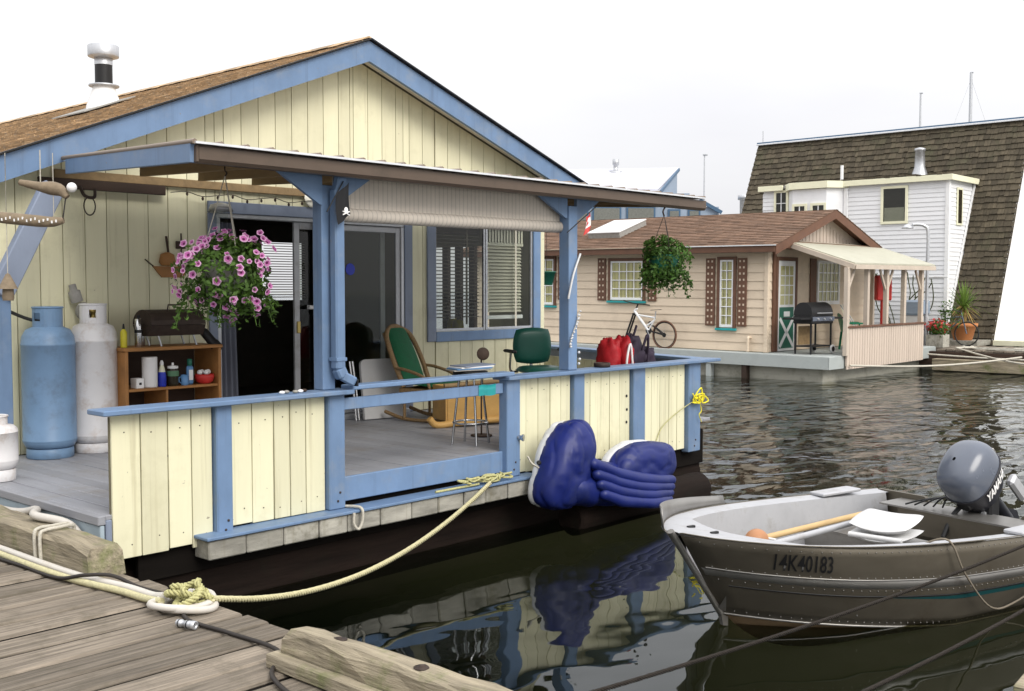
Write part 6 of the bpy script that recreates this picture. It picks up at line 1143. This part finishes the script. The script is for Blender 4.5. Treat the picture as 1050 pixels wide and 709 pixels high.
for k in range(2): MB().tube([KC + V(((.125+.035*k)*math.cos(a), (.155-.02*k)*math.sin(a), .014*k + .008*math.sin(2*a+k)))+V((-.015*k, .03*k, 0)) for a in [2*math.pi*i/30 for i in range(30)]], .0185, 9, closed=True).build('hose_loop', 'hose_white', KN)
tk = []
for i in range(110): a = 2*math.pi*i/110; q_ = .072 + .032*math.cos(3*a*1.0); tk.append(KC + V((q_*math.cos(2*a), q_*math.sin(2*a)*1.05, .040+.034*math.sin(3*a))))
laid_rope(tk + [tk[0]], .017, .07, 'rope_yellow', KN, 'knot', 5); laid_rope([KC + V((.02, -.03, .03)), KC + V((.05, -.06, .05)), A], .017, .07, 'rope_yellow', KN, 'knot_tail', 5)
tk = [KC + V(((.06+.016*math.sin(5*a))*math.cos(a), (.065)*math.sin(a), .080+.024*math.cos(2*a))) for a in [2*math.pi*i/40 for i in range(41)]]; laid_rope(tk, .016, .07, 'rope_yellow', KN, 'knot', 5)
g = root('water_hose', (2.9, 6, DZ), 'pale hose pair running along the dock from the timber rail to the knot', 'hose')
MB().tube(bez([(2.82, 8.2, .475), (2.855, 7.0, .475), (2.86, 6.3, .475), (2.875, 5.85, .475), (2.93, 5.45, .476), (2.94, 5.2, .477), (2.93, 5.06, .50)], 8), .021, 9).build('white_hose', 'hose_white', g); MB().tube(bez([(2.76, 8.2, .473), (2.795, 7.0, .473), (2.80, 6.2, .473), (2.82, 5.8, .473), (2.875, 5.42, .474), (2.89, 5.18, .475), (2.89, 5.02, .49)], 8), .019, 9).build('yellow_hose', 'rope_cream', g)
tag(MB().tube(bez([(3.16, 8.3, .56), (3.135, 7.3, .60), (3.13, 6.95, .66), (3.02, 6.72, .672), (3.13, 6.5, .63), (3.145, 6.3, .50)], 8), .026, 9).build('draped_hose', 'hose_white'), 'cream hose draped behind the mossy timber rail', 'hose')
tag(MB().tube(bez([(2.70, 8.0, .462), (2.74, 7.0, .462), (2.78, 6.4, .462), (2.79, 5.95, .465), (2.83, 5.72, .512), (2.93, 5.60, .512), (3.00, 5.45, .464), (3.02, 5.2, .462), (2.97, 4.98, .462), (2.86, 4.72, .462), (2.88, 4.40, .462), (2.87, 4.0, .468), (2.66, 3.75, .466), (2.56, 3.3, .462), (2.5, 2.4, .462)], 8), .0105, 8).build('black_cable', 'cable'), 'thin black cable winding along the dock edge under the knot', 'cable')
g = root('hose_coupling', (2.74, 4.62, DZ), 'loose metal hose coupling lying on the dock planks', 'coupling'); cA = V((2.785, 4.695, .472)); ax_ = V((.30, -.92, 0))
MB().lathe([(.017, 0), (.019, .004), (.019, .03), (.015, .032), (.015, .05), (.019, .052), (.019, .085), (.014, .087)], cA, ax_, 14).build('barrel', 'galv', g); MB().lathe([(.021, .085), (.021, .11), (.012, .11), (.012, .09)], cA, ax_, 14).build('threaded_end', 'galv', g); MB().lathe([(.0197, .012), (.0197, .018)], cA, ax_, 14).build('seal_ring', 'black', g); MB().lathe([(.0197, .062), (.0197, .068)], cA, ax_, 14).build('seal_ring', 'black', g)
tag(MB().lathe([(.022, 0), (.026, .01), (.024, .05), (.016, .06)], (3.02, 4.07, DZ+.02), (.75, -.6, 0), 10).build('pipe_stub', 'iron'), 'rusty pipe stub lying at the dock edge by the pale timber rail', 'pipe')

# ================================================================== ALUMINIUM BOAT
BO, BH = V((5.401, 3.625, 0)), -.233; bU, bV = V((math.cos(BH), math.sin(BH), 0)), V((-math.sin(BH), math.cos(BH), 0)); BLN = 3.05
def bp(u, v, z): return BO + bU*u + bV*v + V((0, 0, z))
BT = root('aluminium_boat', bp(1.5, 0, 0), 'open aluminium skiff with an outboard motor moored at the lower right', 'boat')
def gun(s): u = BLN*s; return u, .066+.811*(1-math.exp(-u/.609)), .645-.19*(u/3.087)**.7
def chn(s): u = .42+(BLN-.42)*s; return u, .80*(1-math.exp(-(u-.42)/.62)), .085-.125*min(1, (u-.42)/1.3)
def kel(s): u = .42+(BLN-.42)*s; return u+.02, 0.0, .08-.42*(1-math.exp(-(u-.42)/.42))
def side(sg, s, t, off=0.0):
    a, b = gun(s), chn(s); bul = .035*math.sin(math.pi*t)*min(1, s*4)
    u, v_, z = a[0]+(b[0]-a[0])*t, a[1]+(b[1]-a[1])*t+bul, a[2]+(b[2]-a[2])*t; return bp(u, sg*(v_+off), z)
SS = [i/26 for i in range(27)]
def hullw(u, z):      # half breadth of the hull at height z
    g_, c_ = gun(u/BLN), chn(max(0, (u-.42)/(BLN-.42))); f = (z-c_[2])/max(.05, g_[2]-c_[2]); return c_[1]+(g_[1]-c_[1])*min(1, max(0, f))
for sg, nm in ((-1, 'near_side'), (1, 'far_side')):
    mb = MB(); mb.grid(lambda a, b: side(sg, a, b), 30, 8); hs = mb.build(nm, 'alu_brown', BT)
    md = hs.modifiers.new('thickness', 'SOLIDIFY'); md.thickness = .006; md.offset = 0
    MB().grid(lambda a, b: bp(chn(a)[0]*(1-b)+kel(a)[0]*b, sg*chn(a)[1]*(1-b), chn(a)[2]*(1-b)+kel(a)[2]*b), 30, 6).build('bottom', 'hull_bottom', BT)
    MB().tube([side(sg, s, 1.0, .004) for s in SS], .008, 8).build('chine_rail', 'alu', BT)
    # pressed strakes along the side
    MB().grid(lambda a, b: side(sg, .004+a*.99, .40+.11*b, .012*math.sin(math.pi*b)+.002), 28, 4).build('strake', 'alu', BT); MB().tube([side(sg, s*.985+.01, .395, .008) for s in SS], .005, 6).build('strake_edge', 'alu', BT)
    MB().tube([side(sg, .03+s*.95, .60, .004) for s in SS], .0055, 6).build('strake_edge', 'black', BT)
    MB().grid(lambda a, b: side(sg, .30+a*.68, .615+.05*b*min(1, a*3), .004), 24, 2).build('stripe', 'teal_stripe', BT)
    # gunwale cap and inner wall
    def cap(a, b): u, v_, z = gun(a); return bp(u, sg*max(.0, v_+.012-(.14*b*min(1, .25+a*4))), z-.004-.012*b)
    MB().grid(cap, 30, 3).build('gunwale', 'alu_white', BT)
    def inn(a, b):
        u, v_, z = gun(.12+a*.86); zz = (z-.014)*(1-b)+.10*b; return bp(u, sg*max(0, min(v_-.13-.06*b, hullw(u, zz)-.03)), zz)
    MB().grid(inn, 24, 3).build('inner_side', 'alu_white' if sg > 0 else 'alu', BT)
mb = MB(); r = random.Random(5)
for t_ in (.07, .37, .53, .95):
    for i in range(54): mb.ball(side(-1, .02+.96*i/53, t_, .004), .0042, 6, 4)
mb.build('rivets', 'alu', BT, kind='stuff')
# raised spray plates
def plate(sg, s0, s1, h0, h1, off):
    def fn(a, b): s = s0+(s1-s0)*a; u, v_, z = gun(s); return bp(u, sg*(v_+off+.02*b), z+(h0+(h1-h0)*a)*b)
    o = MB().grid(fn, 16, 2).build('spray_plate', 'alu' if sg > 0 else 'alu_brown', BT); md = o.modifiers.new('thickness', 'SOLIDIFY'); md.thickness = .006; md.offset = 0
plate(1, 0, .40, .13, .055, .004); plate(-1, 0, .60, .004, .004, .006)
MB().tube([side(1, 0, t, .0)*.5 + side(-1, 0, t, .0)*.5 - bU*.01 for t in [i/12 for i in range(13)]], .024, 10, flat=.8).build('stem_plate', 'alu', BT)
MB().grid(lambda a, b: bp(.02+(.40+.22*abs(2*b-1)**2)*a, (2*b-1)*(gun((.02+(.40+.22*abs(2*b-1)**2)*a)/BLN)[1]-.004), .628-.05*a+.012*(1-(2*b-1)**2)), 8, 12).build('fore_deck', 'alu_white', BT)
for v_ in (-.07, .13): MB().obox(bp(.28, v_, .612), (bU, bV, (0, 0, 1)), (.030, .012, .008), .004).build('cleat', 'black', BT)
MB().prism([bp(.16, 0, .10), bp(.425, 0, .10)] and [bp(.40, -.015, .085), bp(.46, -.015, .06), bp(.46, -.015, .0), bp(.42, -.015, .01)], bV*.03).build('bow_eye_plate', 'alu', BT)
MB().grid(lambda a, b: bp(.55+2.4*a, (2*b-1)*max(0, hullw(.55+2.4*a, .10)-.05), .10), 14, 4).build('floor', 'alu', BT)
# transom and benches
gt = gun(1.0); o = MB().prism([bp(BLN-.02, -gt[1]*.97, gt[2]), bp(BLN-.02, -.42, gt[2]), bp(BLN-.02, -.36, .41), bp(BLN-.02, .36, .41), bp(BLN-.02, .42, gt[2]), bp(BLN-.02, gt[1]*.97, gt[2]), bp(BLN-.02, .74, -.04), bp(BLN-.02, 0, -.33), bp(BLN-.02, -.74, -.04)], bU*.035).build('transom', 'alu_brown', BT)
MB().prism([bp(BLN-.30, -.45, .40), bp(BLN-.30, .45, .40), bp(BLN-.30, .45, .22), bp(BLN-.30, -.45, .22)], bU*.02).build('motor_well', 'alu_brown', BT); MB().prism([bp(BLN-.30, -.62, .40), bp(BLN-.30, .62, .40), bp(BLN-.022, .62, .405), bp(BLN-.022, -.62, .405)], V((0, 0, .012))).build('stern_shelf', 'alu', BT)
for u0, u1, z1 in ((1.95, 2.25, .30), (1.0, 1.22, .32)): w_ = gun(u0/BLN)[1]-.17; MB().prism([bp(u0, -w_, z1), bp(u0, w_, z1), bp(u1, w_+.02, z1), bp(u1, -w_-.02, z1)], V((0, 0, .022))).build('thwart', 'alu', BT); MB().prism([bp(u0, -w_, .10), bp(u0, w_, .10), bp(u0, w_, z1), bp(u0, -w_, z1)], bU*.01).build('thwart_front', 'alu', BT)
MB().obox(bp(2.45, .80, .50), (bU, bV, (0, 0, 1)), (.22, .07, .012), .006).build('stern_corner_plate', 'alu_white', BT); MB().obox(bp(2.45, -.80, .50), (bU, bV, (0, 0, 1)), (.22, .07, .012), .006).build('stern_corner_plate', 'alu_white', BT)
# registration number on the near side
me = text_mesh('14K40183', .105, .75, .0009); xs = [v_.co.x for v_ in me.vertices]; x0, x1 = min(xs), max(xs); s0 = .325/BLN; s1 = .66/BLN
for v_ in me.vertices: f = (v_.co.x-x0)/(x1-x0); s = s0+(s1-s0)*f; v_.co = side(-1, s, .315-.20*(v_.co.y/.073)*(1-.0*f), .0095)
cc = sum((v_.co for v_ in me.vertices), V())/len(me.vertices)
for v_ in me.vertices: v_.co -= cc
me.materials.append(M['black']); link('registration_number', me, cc, BT)
# outboard motor
OM = root('outboard_motor', bp(BLN+.08, -.02, .42), 'dark blue-grey outboard motor clamped on the skiff transom', 'motor'); MC = bp(2.90, -.05, .70); tl = math.radians(-48)
mX = (bU*math.cos(tl) + V((0, 0, 1))*math.sin(tl)*0 + V((0, 0, -math.sin(tl)))).normalized(); mZ = (V((0, 0, 1))*math.cos(tl) + bU*math.sin(tl)).normalized(); mY = bV
def mp_(x_, y_, z_): return MC + mX*x_ + mY*y_ + mZ*z_
def cowl(a, b, z0, z1, ex=2.6, grow=0.0):
    p_ = 2*math.pi*a; zz = z0+(z1-z0)*b; k = zz/.24
    rad = (max(0, 1-abs(k)**3.0))**.42 if k > 0 else (1-.30*abs(k)**1.6); c_, s_ = math.cos(p_), math.sin(p_)
    x_ = .215*(abs(c_)**(2/ex))*(1 if c_ > 0 else -1); y_ = .165*(abs(s_)**(2/ex))*(1 if s_ > 0 else -1); return mp_(x_*(rad+grow)*1.12 - .04*max(0, k)**2 + .015, y_*(rad+grow)*1.08, zz)
MB().grid(lambda a, b: cowl(a, b, -.03, .2399), 36, 14).build('top_cowl', 'cowl', OM); MB().grid(lambda a, b: cowl(a, b, -.235, -.031), 36, 6).build('lower_cowl', 'cowl_dark', OM); MB().tube([cowl(i/36, 0, -.03, .1, grow=.012) for i in range(36)], .007, 6, closed=True).build('cowl_seam', 'cowl_dark', OM)  # shade on the near flank is put into the darker lower cowl colour
MB().lathe([(.09, 0), (.08, -.10), (.05, -.16), (.05, -.42)], mp_(.05, 0, -.20), mZ, 14).build('midsection', 'cowl_dark', OM); MB().prism([mp_(-.03, -.02, -.60), mp_(.12, -.02, -.58), mp_(.16, -.02, -.66), mp_(.06, -.02, -.90), mp_(-.02, -.02, -.92)], mY*.04).build('gearcase', 'cowl_dark', OM)
MB().obox(bp(BLN+.0, -.05, .47), (bU, bV, (0, 0, 1)), (.06, .12, .10), .015).build('clamp_bracket', 'black', OM); MB().tube(bez([mp_(-.18, .05, -.14), mp_(-.30, .07, -.13), mp_(-.46, .08, -.16)], 4), .018, 8).build('tiller_handle', 'black', OM)
for v_ in (-.07, .07): MB().lathe([(.018, 0), (.018, .03)], bp(BLN-.05, -.05+v_, .42), -bU, 8).build('clamp_screw', 'galv', OM)
MB().lathe([(.055, 0), (.06, .01), (.05, .03)], mp_(-.185, .0, -.10), -mX, 14).build('pull_start_grip', 'black', OM); MB().obox(mp_(.262, -.02, -.03), (mX, mY, mZ), (.012, .05, .025), .006).build('rear_latch', 'alu', OM); MB().obox(mp_(.18, -.14, -.36), (mX, mY, mZ), (.05, .03, .12), .02).build('trim_tab_cover', 'alu_white', OM)
for k in range(5): MB().tube(bez([bp(BLN-.28+.03*k, .40-.06*k, .43), bp(BLN-.20, .30-.05*k, .47+.01*k), bp(BLN-.05, .16, .50), mp_(-.15, .08, -.12)], 4), .007, 5).build('control_cable', 'black', OM)
me = text_mesh('YAMAHA', .062, .25, .0016); xs = [v_.co.x for v_ in me.vertices]; x0, x1 = min(xs), max(xs)
for v_ in me.vertices:
    f = (v_.co.x-x0)/(x1-x0); h_ = v_.co.y/.045        # reads upwards round the near flank of the cowl
    zz = -.135+.085*h_; xx = -.13+.27*f; rad = 1-.30*abs(zz/.24)**1.6; v_.co = mp_(xx+.015, -.165*1.08*(rad+.03)*(1-min(.98, abs(xx)/(.215*1.12*(rad+.03)))**2.6)**(1/2.6), zz)
cc = sum((v_.co for v_ in me.vertices), V())/len(me.vertices)
for v_ in me.vertices: v_.co -= cc
me.materials.append(M['paper']); link('lettering', me, cc, OM)
# things in the boat
g = root('boat_seat', (0, 0, 0), 'white moulded plastic seat lying in the skiff', 'seat')
def slab(w_, l_, t_, tilt, z0):
    def fn(sg_):
        def f(a, b):
            u, v_ = 2*a-1, 2*b-1; e = ((1-abs(u)**6)*(1-abs(v_)**6))**.5; x_ = u*w_*math.sqrt(1-.16*v_*v_); y_ = v_*l_*math.sqrt(1-.22*u*u); return (x_, y_, z0 + tilt*(y_+l_) + .03*u*u + sg_*t_*e)
        return f
    mb = MB(); mb.grid(fn(1), 14, 14); mb.grid(lambda a, b: fn(-1)(1-a, b), 14, 14); return mb
slab(.23, .23, .028, .02, .05).build('seat_base', 'plastic_white', g); slab(.235, .20, .034, .16, .125).build('folded_back', 'plastic_white', g)
MB().tube([(-.2, -.21, .075), (.2, -.21, .075)], .022, 8).build('hinge', 'plastic_white', g)
g.scale = (.92, .92, .85); g.location = bp(1.98, -.02, .322); g.rotation_euler = (0, 0, BH+math.radians(-75))
for k, (v0, v1, m_, lab) in enumerate(((.42, .33, 'oar_wood', 'tan wooden oar lying in the skiff'), (.30, .18, 'alu_white', 'pale grey oar lying beside the tan oar in the skiff'))):
    o = root('oar', bp(1.4, v0, .36), lab, 'oar'); MB().tube([bp(.85, v1-.05, .40), bp(2.35, v0+.05, .39)], .022, 8).build('shaft', m_, o); MB().grid(lambda a, b: bp(.85-.40*a, v1-.05-.02*a+(b-.5)*.13*math.sin(math.pi*(.25+.7*a)), .40-.01*a), 6, 4).build('blade', m_, o)
tag(MB().ball(bp(.88, .15, .445), .075, 16, 12, (1.2, 1, 1)).build('mooring_float', 'orange_float'), 'faded orange mooring float inside the bow of the skiff', 'float')
bpl = root('bow_line', bp(.8, .14, .35), 'thin white line by the orange float', 'rope'); MB().tube([bp(.92, .20, .46), bp(1.08, .17, .42)], .008, 6).build('line', 'plastic_white', bpl)
# painter hanging on the near side, and two dark mooring ropes to the dock
gs = .49; p0 = side(-1, gs, 0, .02) + V((0, 0, .02)); p3 = side(-1, .80, .55, .05)
tag(MB().tube(bez([bp(gs*BLN-.04, -.66, .50), p0, side(-1, gs+.02, .35, .05), side(-1, gs+.10, .80, .06), side(-1, gs+.19, .80, .06), p3, side(-1, .97, .1, .03)], 7), .0065, 7).build('painter_line', 'rope_brown'), 'thin pale line looping down the near side of the skiff', 'rope')
for a, b, sg_, lab in (((2.80, 2.33, .685), (7.55, 1.98, .60), .05, 'dark mooring rope crossing in front of the skiff bow'), ((2.80, 1.70, .685), (7.45, 1.78, .42), .05, 'lower dark mooring rope at the bottom right corner')):
    a, b = V(a), V(b); laid = [a.lerp(b, i/10) - V((0, 0, sg_*4*(i/10)*(1-i/10))) for i in range(11)]; o = laid_rope(laid, .0085, .045, 'rope_dark', None, 'dark_rope', 5); tag(o, lab, 'rope')
fd = bpy.data.objects.new('finger_dock', None); COL.objects.link(fd); fd.location = (7, .9, 0); fd['kind'] = 'structure'; WL['finger_dock'] = V((7, .9, 0))
for k in range(5): MB().bar((5.1, 1.50-.2*k, .28), (9.5, 1.88-.2*k, .28), .185, .05, .006).build('plank', 'rail_wood', fd)
MB().bar((5.1, 1.45, .1), (9.5, 1.82, .1), .2, .26, .01).build('stringer', 'dark_wood', fd)

# ================================================================== HOME ADDED ACROSS THE DOCK TO SHADE THE PORCH (unseen, left of the frame)
NB = root('porch_shade_home', (-6.2, 8, 0), 'grey-green float home added across the near dock, unseen left of the view, to shade the porch', 'float home')
bx('float_hull', -9.6, -2.75, 2.6, 14.4, -.3, .42, 'hull2', NB); bx('wall', -9.3, -3.4, 3.2, 13.8, .43, 3.3, 'house4_wall', NB)
MB().prism([(-9.7, 2.8, 3.3), (-3.0, 2.8, 3.3), (-6.35, 2.8, 5.1)], (0, 11.4, 0)).build('roof', 'shingle2', NB)
for yy in (4.6, 10.4):
    w_ = sub('window', NB, (-3.4, yy+.6, 1.4)); bx('casing', -3.395, -3.35, yy, yy+1.2, 1.35, 2.55, 'white_paint', w_); bx('pane', -3.348, -3.343, yy+.08, yy+1.12, 1.43, 2.47, 'glass_brown', w_, 0)
d_ = sub('door', NB, (-3.4, 7.7, .45)); bx('door_slab', -3.395, -3.35, 7.3, 8.2, .45, 2.5, 'green_door', d_); MB().ball((-3.32, 8.08, 1.45), .035, 10, 8).build('handle', 'brass', d_)
